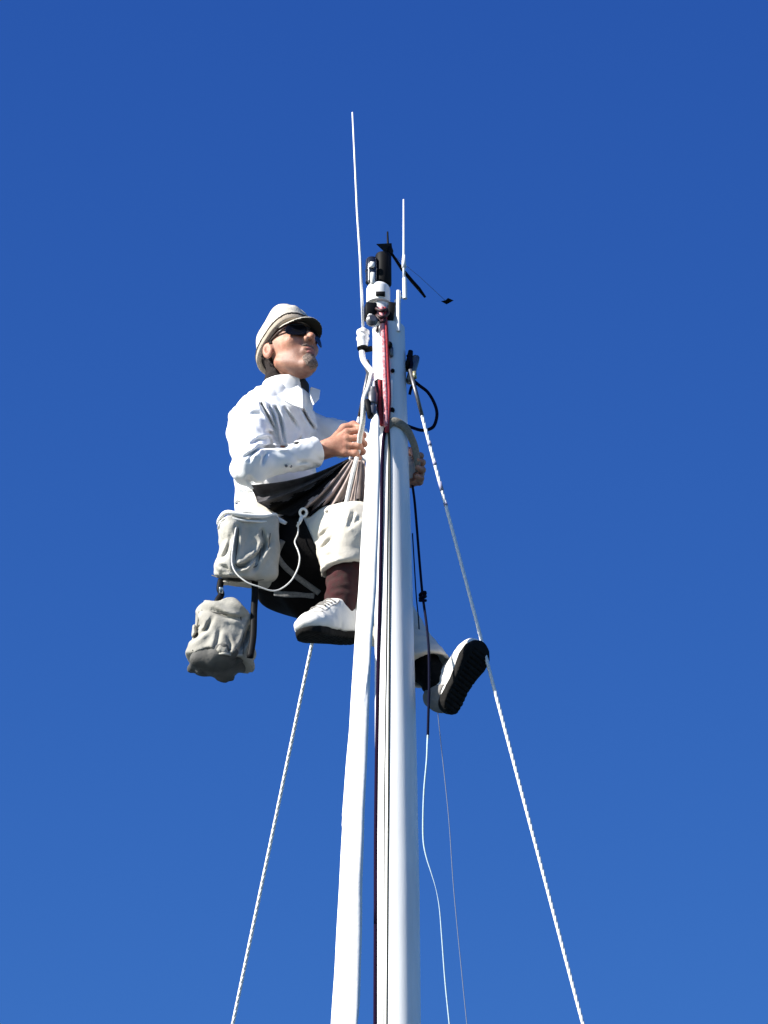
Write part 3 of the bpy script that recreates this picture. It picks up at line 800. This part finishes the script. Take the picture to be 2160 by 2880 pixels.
# ---- hair under the cap, beard
sk, dk = SKULL
fx, rx, ux = [q / f32(HS) for q in local(sk, HO, (HF, HR, HU))]; ar = np.abs(rx)
reg = np.maximum(np.maximum(fx + 0.020, ux - 0.05), -(ux + 0.075 + 0.4 * (fx + .05)))
hr = wrinkle(sk, np.maximum(dk - 0.006, reg), 0.003, 120, 7)
hr = np.maximum(hr, -(ell_l(fx, ar, ux, (-.010, .085, .0), (.026, .025, .038))))
sb_ = np.maximum(dk - 0.004, np.maximum(np.abs(fx - 0.006) - 0.005, np.abs(ux - 0.032) - 0.014))
hr = np.minimum(hr, wrinkle(sk, sb_, 0.0015, 150, 8))
mesh_obj("hair", *part_mesh(sk, hr, 1), M_HAIR, man)
rb = ell_l(fx, rx, ux, (.086, 0, -.094), (.034, .029, .030))
rb = np.maximum(rb, -ell_l(fx, rx, ux, (.100, 0, -.058), (.018, .024, .0135)))
mo = ell_l(fx, ar, ux, (.094, .012, -.036), (.014, .018, .0055))
bd = np.maximum(dk - 0.0045, np.minimum(rb, mo))
bd = wrinkle(sk, bd, 0.002, 160, 9)
mesh_obj("beard", *part_mesh(sk, bd, 1), M_BEARD, man)
lp_ = np.minimum(ell_l(fx, rx, ux, (.096, 0, -.049), (.0105, .021, .0075)), ell_l(fx, rx, ux, (.094, 0, -.064), (.0105, .019, .0080)))
mesh_obj("lips", *part_mesh(sk, np.maximum(dk - 0.0012, lp_), 1), M_LIPS, man)
# ---- sunglasses
gl = MB()
gl.tube([H(.104, .010, .036), H(.110, 0, .040), H(.104, -.010, .036)], 0.0028, 8)
temples = []
for s in (-1, 1):
    temples.append(MB().tube([H(.079, s * .068, .038), H(.05, s * .076, .038), H(.0, s * .080, .032), H(-.012, s * .081, .026), H(-.026, s * .080, .006)], [0.0032, 0.003, 0.0028, 0.0028, 0.0024], 8))
M_LENS = mat("dark_lens", (0.006, 0.006, 0.007), 0.25, 0.2, 50, spec=0.25)
M_FRAME = mat("brown_frame", (0.05, 0.025, 0.018), 0.35, 0.2, 60)
glo = gl.build("sunglasses", M_FRAME, man)
for t_ in temples: t_.build("temple", M_FRAME, glo)
for s in (-1, 1):
    lv = []; lf = []; n_ = 20
    for lay, off in ((0, 0.0), (1, -0.0035)):
        for k in range(n_):
            a = 2 * math.pi * k / n_
            cx, cz = 0.0355 * math.copysign(abs(math.cos(a)) ** 0.75, math.cos(a)), 0.0240 * math.copysign(abs(math.sin(a)) ** 0.75, math.sin(a))
            r_ = s * (0.041 + cx); z_ = 0.022 + cz - 0.003 * (cx / 0.03)
            f__ = 0.112 - 5.0 * r_ * r_ - 2.0 * cz * cz + off + 0.05 * cz
            lv.append(H(f__, r_, z_))
    lf = [tuple(range(n_)) if s > 0 else tuple(range(n_ - 1, -1, -1)), tuple(range(2 * n_ - 1, n_ - 1, -1)) if s > 0 else tuple(range(n_, 2 * n_))]
    lf += [(k, (k + 1) % n_, n_ + (k + 1) % n_, n_ + k) for k in range(n_)]
    mesh_obj("lens", lv, lf, M_LENS, glo, smooth=False)

# ---- shirt
Rcuff = Rwr + nrm(Rel - Rwr) * 0.022
def shirt_d(g):
    d = ell(g, CH + tu * 0.01, (.114, .146, .155), (tf, trr, tu))
    d = smin(d, ell(g, WA, (.118, .148, .16), (tf, trr, tu)), .07)
    d = smin(d, cone(g, Rsh, Lsh, .056, .054), .05)
    d = smin(d, cone(g, NB - tu * 0.035, CH, .07, .11), .05)
    ra = smin(cone(g, Rsh, Rel, .058, .052), cone(g, Rel, Rwr + (Rwr - Rel) * .2, .051, .040), .03)
    la = smin(cone(g, Lsh, Lel, .062, .056), cone(g, Lel, Lwr, .054, .038), .03)
    d = smin(d, ra, .022)
    d = smin(d, la, .03)
    return d
g = Grid(*bounds([Rsh, Rel, Rwr, Lsh, Lel, Lwr, NB, WA, CH], 0.11), 0.0034)
d = shirt_d(g)
d = wrinkle(g, d, 0.008, 9, 11, stretch=(1, 1, 0.6))
d = wrinkle(g, d, 0.005, 22, 12, ax=(tf, trr, tu), stretch=(1, 1, 0.35))
d = wrinkle(g, d, 0.004, 17, 14, ax=(nrm(tu + .5 * tf), trr, nrm(tf - .5 * tu)), stretch=(.5, 1, 1.3), ridged=True)
d = wrinkle(g, d, 0.0018, 60, 13, stretch=(1, 1, 0.5))
d = wrinkle(g, d, 0.0028, 32, 15, ax=(nrm(tu - .7 * tf), trr, nrm(tf + .7 * tu)), stretch=(.4, .8, 1.4), ridged=True)
YN = 0.16
for path, w, dep, yl in (
    ([(735, 1136), (755, 1172), (772, 1205), (786, 1240), (800, 1258)], 5, .020, YN),
    ([(757, 1145), (768, 1168), (778, 1200), (788, 1235)], 4.5, .015, YN),
    ([(774, 1146), (786, 1170), (792, 1196), (796, 1225), (803, 1255)], 5, .020, YN),
    ([(800, 1148), (822, 1178), (838, 1205)], 4.5, .011, .3),
    ([(845, 1142), (866, 1180), (884, 1206)], 5, .013, .3),
    ([(752, 1214), (768, 1218), (776, 1236), (790, 1256), (812, 1256)], 5.5, .018, YN),
    ([(708, 1248), (730, 1235), (758, 1232)], 5, .010, YN),
    ([(728, 1258), (760, 1256), (800, 1258)], 4.5, .014, YN),
    ([(688, 1286), (706, 1275), (728, 1262)], 5, .012, YN),
    ([(700, 1296), (708, 1280), (724, 1268)], 5, .009, YN),
    ([(738, 1305), (743, 1286), (750, 1276)], 5, .008, YN),
    ([(833, 1250), (840, 1240), (846, 1228)], 5, .012, YN),
    ([(864, 1238), (872, 1228)], 4, .008, YN),
    ([(838, 1302), (852, 1298), (868, 1300)], 5, .008, YN),
    ([(700, 1345), (716, 1364), (740, 1366)], 7, .018, .3),
    ([(668, 1416), (700, 1414), (730, 1400), (748, 1390)], 5.5, .018, .5),
    ([(676, 1384), (700, 1385), (722, 1380)], 5, .008, .5),
    ([(700, 1170), (715, 1163), (738, 1168)], 8, .006, YN)):
    d = groove(g, d, path, w * 0.85, dep * 1.35, yl, ridge=.22)
# neck opening, open front, flat cuff, hem
d = smax(d, -cone(g, NB + tu * 0.10, NB - tu * 0.02, .066, .060), .01)
vfr = cone(g, NB + tf * 0.085 + tu * 0.09, NB + tf * 0.115 - tu * 0.045, .046, .010)
d = smax(d, -vfr, .008)
cp = plane(g, Rcuff, Rwr - Rel)
near_c = (np.sqrt((g.X - f32(Rwr[0])) ** 2 + (g.Y - f32(Rwr[1])) ** 2 + (g.Z - f32(Rwr[2])) ** 2) < .1)
d = np.where(near_c, np.maximum(d, cp), d)
d = np.where(near_c, np.maximum(d, -np.maximum(cone(g, Rel, Rwr, .034, .034), -(cp + .03))), d)
hem = plane(g, P(700, 1462, 0.2), (0.10, 0.1, -1))
d = np.maximum(d, hem - 0.012 * np.sin(g.X * 60) * f32(.4))
shirt = mesh_obj("shirt", *part_mesh(g, d, 1), M_SHIRT, man)
# collar: a standing band open at the front, its points folded down
g = Grid(*bounds([NB - tu * .05, NB + tu * .12], 0.12), 0.003)
ct = nrm(nrm(HO - HU * .03 - NB) * 0.5 + tu * 0.5)
co = cone(g, NB - ct * .05, NB + ct * .09, .083, .062)
ci = cone(g, NB - ct * .05, NB + ct * .09, .077, .0555)
c = np.maximum(np.maximum(co, -ci), plane(g, NB + ct * .038, ct - .20 * tf))
c = np.maximum(c, -plane(g, NB - ct * .035, ct))
c = wrinkle(g, c, .002, 40, 4)
rl_, fl__, hl_ = local(g, NB, (trr, tf, ct))
vee = np.abs(rl_ + 0.012) - (.024 + .40 * np.clip(hl_ + .03, 0, 1))
c = np.maximum(c, -np.maximum(vee, .01 - fl__) * .8)
mesh_obj("collar", *part_mesh(g, c, 1), M_SHIRT, shirt)
def flap(q, th=.003):
    q = [np.array(v) for v in q]; n_ = len(q)
    nn = nrm(np.cross(q[1] - q[0], q[-1] - q[0])) * th
    return MB().add([v - nn for v in q] + [v + nn for v in q], [tuple(range(n_ - 1, -1, -1)), tuple(range(n_, 2 * n_))] + [(i, (i + 1) % n_, n_ + (i + 1) % n_, n_ + i) for i in range(n_)])
flap([P(838, 1086, .105), P(850, 1098, .10), P(852, 1150, .085), P(826, 1142, .085), P(800, 1128, .09), P(806, 1100, .10)]).build("collar_flap", M_SHIRT, shirt, smooth=False)
flap([P(874, 1090, .18), P(884, 1094, .19), P(899, 1098, .20), P(896, 1124, .19), P(882, 1138, .165), P(872, 1114, .165)]).build("collar_flap", M_SHIRT, shirt, smooth=False)
g = Grid(*bounds([NB + tf * .1, NB - tf * .05, NB + tu * .03, NB - tu * .14], 0.08), 0.004)
te = smin(ell(g, CH + tu * 0.01, (.104, .136, .145), (tf, trr, tu)), cone(g, NB + tu * .02, CH, .066, .088), .05)
te = np.maximum(te, -plane(g, NB + tf * .02, tf)); te = np.maximum(te, -plane(g, NB - tu * .055, tu)); te = np.maximum(te, plane(g, NB + tu * .015, tu - .25 * tf)); te = np.maximum(te, np.abs(local(g, NB, (trr,))[0]) - .05)
mesh_obj("vee_patch", *part_mesh(g, te, 1), M_VEE, man)  # charcoal patch filling the open shirt front
cuff = MB()
u1 = nrm(Rwr - Rel)
cuff.tube([Rcuff - u1 * .058, Rcuff - u1 * .054, Rcuff - u1 * .002, Rcuff + u1 * .002, Rcuff - u1 * .004], [.0425, .0445, .0435, .040, .035], 24, cap=False)
cuff.build("cuff", M_SHIRT, shirt)
bt = MB()
for px, py in ((805, 1311), (818, 1312)):
    bt.lathe(P(px, py, -0.038), (0, -1, 0), [(0, .004), (.003, .004), (.004, .002)], 10)
bt.build("button", M_DARKSTEEL, shirt)

# ---- trousers
g = Grid(*bounds([WA, PE, Rhip, Rkn, P(965, 1600, -.09), Lhip, Lkn, Lan], 0.13), 0.005)
Rhem = Rkn + (Ran - Rkn) * 0.52
Lhem = Lkn + (Lan - Lkn) * 0.80
d = ell(g, PE + tu * .02, (.118, .150, .14), (tf, trr, tu))
d = smin(d, ell(g, WA - tu * .06, (.112, .142, .09), (tf, trr, tu)), .05)
rl = smin(cone(g, Rhip, Rkn, .092, .083), cone(g, Rkn, Rkn + (Rhem - Rkn) * 1.4, .081, .068), .05)
ll = smin(cone(g, Lhip, Lkn, .090, .074), cone(g, Lkn, Lkn + (Lhem - Lkn) * 1.15, .074, .075), .03)
hp = plane(g, Rhem, nrm(Ran - Rkn) + np.array([0.25, 0.0, -0.1]))
rl = np.maximum(rl, hp)
rl = smax(rl, -np.maximum(cone(g, Rkn + (Rhem - Rkn) * .3, Rkn + (Rhem - Rkn) * 1.6, .050, .060), -(hp + .035)), .004)
lp = plane(g, Lhem, nrm(Lan - Lkn) + np.array([-0.25, 0, -0.25]))
ll = np.maximum(ll, lp)
ll = smax(ll, -np.maximum(cone(g, Lkn + (Lhem - Lkn) * .3, Lkn + (Lhem - Lkn) * 1.4, .050, .062), -(lp + .03)), .004)
d = smin(smin(d, rl, .04), ll, .04)
d = wrinkle(g, d, 0.007, 11, 21)
d = wrinkle(g, d, 0.004, 28, 22, ax=(nrm([1, 0, .8]), nrm([0, 1, 0]), nrm([-.8, 0, 1])), stretch=(.4, 1, 1))
d = wrinkle(g, d, 0.002, 60, 23)
for path, w, dep in (([(893, 1520), (915, 1495), (935, 1480)], 5, .008), ([(900, 1548), (920, 1528), (936, 1512)], 5, .008),
                     ([(982, 1476), (990, 1454), (994, 1440)], 5, .012), ([(975, 1488), (1000, 1468), (1016, 1452)], 5, .006),
                     ([(918, 1444), (926, 1436)], 4, .010), ([(905, 1570), (930, 1562), (960, 1566)], 6, .006)):
    d = groove(g, d, path, w, dep, 0.1)
trs = mesh_obj("trousers", *part_mesh(g, d, 2), M_TROUSER, man)
# ---- socks
g = Grid(*bounds([Rhem, Ran], 0.09), 0.004)
d = cone(g, Rkn + (Ran - Rkn) * .35, Ran, .052, .043)
d = wrinkle(g, d, .004, 40, 31, stretch=(1, 1, 2))
mesh_obj("sock", *part_mesh(g, d, 1), M_SOCK, man)
g = Grid(*bounds([Lhem, Lan], 0.09), 0.004)
d = cone(g, Lkn + (Lan - Lkn) * .6, Lan, .050, .041)
d = wrinkle(g, d, .004, 40, 32, stretch=(1, 1, 2))
mesh_obj("sock", *part_mesh(g, d, 1), M_DSOCK, man)
# ---- shoes
def shoe(heel, T, N_, length=0.27, tab=False, side=1):
    """heel: point under the heel's back edge; T towards the toe; N_ from the sole up"""
    T = nrm(T); N_ = nrm(np.array(N_, float) - T * np.dot(N_, T)); S = np.cross(N_, T)
    corners = [heel + T * a + S * b + N_ * c for a in (-.03, length + .03) for b in (-.07, .07) for c in (-.03, .15)]
    g = Grid(*bounds(corners, 0.0), 0.003)
    l, s, n = local(g, heel, (T, S, N_))
    k = length / 0.27
    hw = np.interp(l.ravel() / k, [0, .02, .05, .10, .15, .19, .23, .255, .27], [.018, .030, .034, .033, .039, .047, .044, .030, .012]).reshape(l.shape).astype(f32)
    cs = 0.006 * np.sin(np.clip(l / length, 0, 1) * math.pi) * side
    ssd = np.abs(s - cs) - hw
    end = np.maximum(-l, l - length)
    top = np.interp(l.ravel() / k, [0, .03, .07, .10, .14, .19, .24, .27], [.088, .092, .080, .082, .078, .058, .046, .034]).reshape(l.shape).astype(f32)
    up_ = smin(ell_l(l, s, n, (.055 * k, 0, .040), (.052 * k, .036, .080)), ell_l(l, s, n, (.13 * k, 0, .030), (.10 * k, .040, .050)), .03)
    up_ = smin(up_, ell_l(l, s, n, (.20 * k, .002 * side, .022), (.072 * k, .048, .032)), .03)
    up_ = smin(up_, cone_l(l, s, n, (.085 * k, 0, .082), (.14 * k, 0, .058), .030, .026), .03)
    up_ = smax(up_, -n + 0.006, .004)
    hole = cone_l(l, s, n, (.068 * k, 0, .098), (.078 * k, 0, .20), .034, .044)
    up_ = smax(up_, -hole, .006)
    up_ = wrinkle(g, up_, .0022, 45, 41, ax=(T, S, N_), stretch=(1.5, .5, .5))
    sole = smax(smax(ssd, end, .012), np.maximum(n - 0.010 - 0.010 * np.clip(1 - l / .09, 0, 1), -0.015 - n + 0.010 * np.clip((l / k - .2) / .07, 0, 1) ** 2), .006)
    # tread grooves
    tread = np.maximum(np.abs(((l * 70) % 1) - .5) / 70 - .0016, n + 0.010)
    sole = np.maximum(sole, -np.maximum(tread, np.abs(s) - .03))
    o = mesh_obj("shoe", *part_mesh(g, up_, 1), M_SHOE, man)
    mesh_obj("sole", *part_mesh(g, sole, 1), M_SOLE, o)
    def on_up(a, b, off=.002):
        for c in np.arange(.17, 0, -.002):
            q_ = np.round((heel + T * a + S * b + N_ * c - g.lo) / g.h).astype(int)
            if (q_ < 0).any() or (q_ >= np.array(up_.shape)).any(): continue
            if up_[tuple(q_)] < 0: return heel + T * a + S * b + N_ * (c + off)
        return heel + T * a + S * b
    lc = MB()
    for q in range(5):
        a = (.122 + .016 * q) * k
        lc.tube([on_up(a - .004, b) for b in (-.026, -.013, 0, .013, .026)], .0028, 6, sub=3)
    sm_ = MB().tube([on_up((.222 - .025 * (b / .04) ** 2) * k, b, .0005) for b in np.linspace(-.038, .038, 9)], .0014, 6, sub=3)
    for b in (-.030, .030):
        sm_.tube([on_up(l_ * k, b * (1 - .1 * (l_ > .18)), .0005) for l_ in np.linspace(.10, .195, 7)], .0013, 6, sub=3)
    sm_.build("seam", M_TAB, o)
    lc.build("laces", M_TAB, o)
    if tab:
        t_ = smax(up_ - .003, np.maximum(l - .085 * k + .3 * n, .012 - n), .004)
        t_ = np.maximum(t_, -hole)
        mesh_obj("heel_tab", *part_mesh(g, t_, 1), M_TAB, o)
    return o
shoe(Rheel, RT, RN, 0.262, side=-1)
Lheel = P(1254, 2004, 0.02)
shoe(Lheel, np.array([0.46, 0, 0]) + 0.84 * UPV + 0.28 * FWD, -(np.array([0.50, 0, 0]) - 0.22 * UPV - 0.84 * FWD), 0.228, tab=True, side=-1)
#PART4
# ------------------------------------------------------------------ bosun's chair
def hit(g, d, px, py, off=0.0, y0=-0.35, y1=0.5):
    """first surface of a distance field behind a photo pixel, moved off towards the camera"""
    for y in np.arange(y0, y1, 0.004):
        p = P(px, py, y)
        q = np.round((p - g.lo) / g.h).astype(int)
        if (q < 0).any() or (q >= np.array(d.shape)).any(): continue
        if d[tuple(q)] < 0: return p - FWD * off
    return P(px, py, 0.1) - FWD * off
chair = empty("bosuns_chair", P(790, 1660, 0.25))
tag(chair, "black cloth climbing seat with grey hip pouch and taupe apron under the man", "climbing seat")
g = Grid(*bounds([PE, Rhip, Rkn, Lhip, Lkn, P(835, 1745, .25)], 0.15), 0.006)
d = ell(g, PE + tu * .02, (.135, .168, .15), (tf, trr, tu))
d = smin(d, cone(g, Rhip, Rkn, .108, .092), .04)
d = smin(d, cone(g, Lhip, Lkn, .108, .092), .05)
d = smin(d, cone(g, P(800, 1650, .30), P(850, 1660, .24), .07, .07), .08)
d = wrinkle(g, d, .006, 16, 51)
px_, py_ = proj(g.X, g.Y, g.Z)
e1 = ((px_ - 846) * 150 - (py_ - 1440) * 66) / 164 * f32(PXM)     # front edge, sloping down towards the knee
d = np.maximum(d, e1.astype(f32))
d = np.maximum(d, plane(g, P(846, 1442, .08), (-.2, .2, 1)))
sl_g, sl_d = g, d
mesh_obj("seat_sling", *part_mesh(g, d, 2), M_SLING_SHADE, chair)  # black seat, carried over the thigh underside to paint its shade
for path in ([(776, 1556), (800, 1592), (840, 1626), (880, 1655), (898, 1668)], [(795, 1520), (786, 1540), (778, 1566)], [(772, 1668), (810, 1672), (850, 1672), (884, 1676)]):
    MB().tube([hit(sl_g, sl_d, a, b, .004) for a, b in path], .0085, 8, sub=4, flat=.4, ref=-FWD).build("webbing", M_WEB, chair)
# hip pouch
BW = nrm(RGT * 1.0 + FWD * 0.30 + UPV * -0.06); BV = nrm(UPV * .163 + RGT * .058 + FWD * .070); BV = nrm(BV - BW * np.dot(BV, BW)); BD = np.cross(BW, BV)
BC = P(698, 1548, 0.055)
g = Grid(*bounds([BC + a * BW * .15 + b * BV * .14 + c * BD * .12 for a in (-1, 1) for b in (-1, 1) for c in (-1, 1)], 0.0), 0.004)
x, y, z = local(g, BC, (BW, BV, BD))
d = rbox_l(x + 0.10 * y * y / .08 * 0 - 0.0, y, z * (1 + 0 * x), (.078, .098, .056), .020)
d = d + f32(.10) * np.clip(y + .03, 0, 1) * 0
d = smin(d, ell_l(x, y, z, (-.03, -.05, 0), (.062, .045, .064)), .03)
d = smax(d, y - .090, .006)
d = wrinkle(g, d, .009, 12, 61)
d = wrinkle(g, d, .005, 19, 64, ridged=True, ax=(nrm(BW + .6 * BV), nrm(BV - .6 * BW), BD), stretch=(.6, 1.2, 1))
d = wrinkle(g, d, .005, 34, 62, ax=(BW, BV, BD), stretch=(1, .45, 1))
d = wrinkle(g, d, .002, 80, 63)
for path, w, dep in (([(668, 1482), (664, 1530), (660, 1590)], 6, .014), ([(660, 1596), (690, 1590), (722, 1560)], 6, .016), ([(738, 1490), (745, 1525), (735, 1560)], 6, .014),
                     ([(618, 1590), (635, 1596), (655, 1612)], 5, .008), ([(630, 1570), (646, 1530), (654, 1490)], 5, .007), ([(712, 1600), (730, 1560), (760, 1520)], 7, .012), ([(600, 1625), (655, 1628), (710, 1632)], 5, .012)):
    d = groove(g, d, path, w, dep * 1.3, 0.1)
x, y, z = local(g, BC, (BW, BV, BD))
d = np.maximum(d, -rbox_l(x, y - .115, z, (.050, .035, .030), .02))
pouch = mesh_obj("hip_pouch", *part_mesh(g, d, 2), M_CANVASL, chair)
po_g, po_d = g, d
M_SEAM = mat("dark_seam_thread", (0.10, 0.095, 0.085), 0.9, 0.3, 200)
for path in ([(672, 1484), (668, 1530), (664, 1588), (690, 1594), (724, 1590), (733, 1540), (738, 1488)], [(596, 1618), (640, 1632), (690, 1634), (742, 1630)], [(760, 1500), (752, 1560), (742, 1620)]):
    MB().tube([hit(po_g, po_d, a, b, .0005) for a, b in path], .0016, 6, sub=5).build("seam", M_SEAM, pouch)
def rim(r, h, grow):
    return [BC + BW * (.078 + grow) * math.copysign(abs(math.cos(a)) ** .6, math.cos(a)) + BV * (h + .006 * math.sin(3 * a)) + BD * (.056 + grow) * math.copysign(abs(math.sin(a)) ** .6, math.sin(a)) for a in np.linspace(0, 2 * math.pi, 41)]
MB().tube(rim(0, .090, .001), .0065, 8, cap=False).build("piping", M_PIPING, pouch)
MB().tube(rim(0, .074, .002), .003, 8, cap=False).build("piping", M_PIPING, pouch)
flp = MB()
fa = [P(639, 1468, .0), P(660, 1452, .03), P(690, 1441, .06), P(730, 1441, .06), P(770, 1455, .04), P(804, 1472, .03)]
flp.tube(fa, [.007, .010, .012, .012, .010, .006], 10, sub=4, flat=.6)
flp.build("pouch_flap", M_PIPING, pouch)
# apron gathered in the right hand
A = P(992, 1284, .030)
Bp = [P(704, 1364, .085), P(724, 1412, .085), P(778, 1446, .065), P(850, 1456, .04), P(905, 1446, .04), P(960, 1440, .03), P(1005, 1440, .03), P(1056, 1436, .04)]
nS, nT = 110, 26
av = []; af = []
for lay in (0, 1):
    for i in range(nS + 1):
        s = i / nS * (len(Bp) - 1); k = min(int(s), len(Bp) - 2); B_ = Bp[k] * (1 - (s - k)) + Bp[k + 1] * (s - k)
        for j in range(nT + 1):
            t = 0.04 + 0.96 * j / nT
            p = (A * (1 - max(0, i / nS - .4)) + P(1045, 1292, .035) * max(0, i / nS - .4)) * (1 - t) + B_ * t
            w = 2 * math.pi * i / nS
            pl = 0.026 * (math.sin(6.5 * w + 1.2 * math.sin(2 * w) + .6 * t) + .45 * math.sin(13 * w + 2.0)) * t ** .8
            p = p - FWD * (pl + .018 * math.sin(math.pi * t)) + np.array([0, 0, -.022 * math.sin(math.pi * t) * (1 - i / nS * .6)])
            p = p + FWD * .003 * lay
            av.append(p)
n1 = (nS + 1) * (nT + 1)
for i in range(nS):
    for j in range(nT):
        a, b, c, e = i * (nT + 1) + j, (i + 1) * (nT + 1) + j, (i + 1) * (nT + 1) + j + 1, i * (nT + 1) + j + 1
        af.append((a, e, c, b)); af.append((n1 + a, n1 + b, n1 + c, n1 + e))
for i in range(nS):
    for j in (0, nT):
        a, b = i * (nT + 1) + j, (i + 1) * (nT + 1) + j
        af.append((a, b, n1 + b, n1 + a))
for j in range(nT):
    for i in (0, nS):
        a, b = i * (nT + 1) + j, i * (nT + 1) + j + 1
        af.append((a, b, n1 + b, n1 + a))
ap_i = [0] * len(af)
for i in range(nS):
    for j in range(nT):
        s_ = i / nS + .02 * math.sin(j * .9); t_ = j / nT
        z_ = 2 if s_ < .20 else (1 if s_ < .35 or (s_ < .86 and t_ > .74 + .07 * math.sin(i * .8) + .05 * math.sin(i * .31)) else 0)  # dark zones paint fold and sleeve shade onto the apron
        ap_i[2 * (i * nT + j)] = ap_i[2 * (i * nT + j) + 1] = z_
mesh_obj("apron", av, af, None, chair, mats=[M_APRON, M_SLING_SHADE, M_APSHADE], midx=ap_i)
# ring and strap at the hip, white lanyard
rc = P(853, 1442, .0)
MB().tube([rc + .0095 * (math.cos(a) * RGT + math.sin(a) * 1.15 * UPV) for a in np.linspace(0, 2 * math.pi, 21)], .0038, 8, cap=False).build("clip_ring", M_PIPING, chair)
MB().tube([rc - UPV * .012 - RGT * .004, P(843, 1470, .005), P(836, 1480, .02)], [.006, .0045, .004], 8).build("clip_strap", M_PIPING, chair)
cord = [P(838, 1468, .0), P(838, 1500, .01), P(829, 1524, .01), P(838, 1548, .0), P(843, 1570, -.005), P(837, 1600, -.01), P(818, 1634, -.015), P(788, 1657, -.02), P(762, 1661, -.03), P(728, 1650, -.04), P(695, 1638, -.045), P(664, 1612, -.045), P(652, 1580, -.04), P(656, 1530, -.03), P(664, 1482, -.02)]
tag(MB().tube(cord, .0021, 8, sub=6).build("lanyard", M_WROPE), "thin white lanyard looping from hip clip round the grey pouch", "cord")
# ------------------------------------------------------------------ hanging tool bag
bag = empty("tool_bag", P(625, 1880, .1))
tag(bag, "crumpled grey canvas tool bag hanging under the hip pouch", "bag")
TB, TT = P(612, 1852, .10), P(646, 1714, .10)
bx = nrm(TT - TB); bw = nrm(RGT - bx * np.dot(RGT, bx)); bd = np.cross(bx, bw)
g = Grid(*bounds([TB - .14, TB + .14, TT - .12, TT + .12], 0.0), 0.004)
h_, w_, e_ = local(g, TB, (bx, bw, bd))
LEN = float(np.linalg.norm(TT - TB))
rr_ = np.sqrt(w_ * w_ + e_ * e_ * 1.25)
rad_ = np.interp(h_.ravel(), [-.03, 0, .03, .09, .14, LEN], [.097, .096, .092, .084, .082, .072]).reshape(h_.shape).astype(f32)
d = (rr_ - rad_) * .9
d = wrinkle(g, d, .008, 10, 71)
d = wrinkle(g, d, .007, 11, 72, ridged=True, ax=(nrm([1, .2, .7]), nrm([0, 1, 0]), nrm([-.7, .1, 1])), stretch=(.6, 1, 1.3))
d = wrinkle(g, d, .004, 20, 74, ridged=True, ax=(nrm([1, -.2, -.6]), nrm([0, 1, 0]), nrm([.6, .1, 1])), stretch=(.6, 1, 1.3))
for path, w, dep in (([(548, 1735), (560, 1760), (552, 1790)], 8, .016), ([(600, 1715), (640, 1735), (680, 1740)], 6, .014), ([(670, 1835), (690, 1800), (703, 1750)], 6, .018),
                     ([(600, 1840), (612, 1800), (618, 1770)], 6, .012), ([(540, 1800), (580, 1770), (600, 1735)], 6, .012), ([(640, 1842), (648, 1815), (640, 1790)], 5, .010)):
    d = groove(g, d, path, w, dep, 0.1)
top = h_ - LEN - .012 * np.sin(w_ * 60 + 1) + .10 * w_ * f32(1.0)
fl_d = np.maximum(np.maximum(d, top), -(h_ + .007 * np.sin(w_ * 75) + .010))
fl_d = np.maximum(fl_d, -np.maximum(d + .012, .14 * 0 + h_ - LEN + .02) * 1 - 0 if False else np.maximum(-(d + .012), -1))if False else fl_d
cv_ = mesh_obj("canvas", *part_mesh(g, fl_d, 2), M_CANVAS, bag)
for path in ([(560, 1720), (554, 1770), (542, 1830)], [(676, 1735), (686, 1780), (684, 1840)], [(566, 1716), (600, 1722), (640, 1728), (672, 1738)]):
    MB().tube([hit(g, fl_d, a, b, .0005) for a, b in path], .0016, 6, sub=5).build("seam", M_SEAM, cv_)
MB().tube([hit(g, fl_d, a, b, .001) for a, b in [(540, 1838), (565, 1842), (595, 1841), (625, 1838), (655, 1842), (682, 1843)]], .0034, 8, sub=5).build("hem", M_CANVASL, cv_)
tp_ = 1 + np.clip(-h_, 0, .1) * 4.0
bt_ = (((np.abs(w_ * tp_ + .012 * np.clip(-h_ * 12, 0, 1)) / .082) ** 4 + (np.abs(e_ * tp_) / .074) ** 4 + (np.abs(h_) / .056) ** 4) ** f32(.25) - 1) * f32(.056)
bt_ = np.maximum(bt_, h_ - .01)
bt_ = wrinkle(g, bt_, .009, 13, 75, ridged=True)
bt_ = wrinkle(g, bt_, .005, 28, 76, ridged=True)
mesh_obj("bag_bottom", *part_mesh(g, bt_, 1), mat("shaded_bag_bottom", (.13, .125, .115), .9, .3, 12, .3, 130, col2=(.05, .05, .048)), bag)  # underside shade put into the bag bottom's colour
for q in ([P(622, 1630, .06), P(618, 1655, .055), P(622, 1672, .055), P(612, 1690, .05), P(610, 1712, .05)], [P(716, 1628, .06), P(717, 1660, .06), P(716, 1690, .06), P(714, 1722, .06), P(712, 1790, .045), P(703, 1850, .04)]):
    MB().tube(q, .0095, 8, sub=4, flat=.5, ref=-FWD).build("strap", M_BLACK, bag)
MB().box(P(622, 1660, .043), [RGT, FWD, UPV], (.006, .004, .009), .4).build("buckle", M_STEEL, bag)
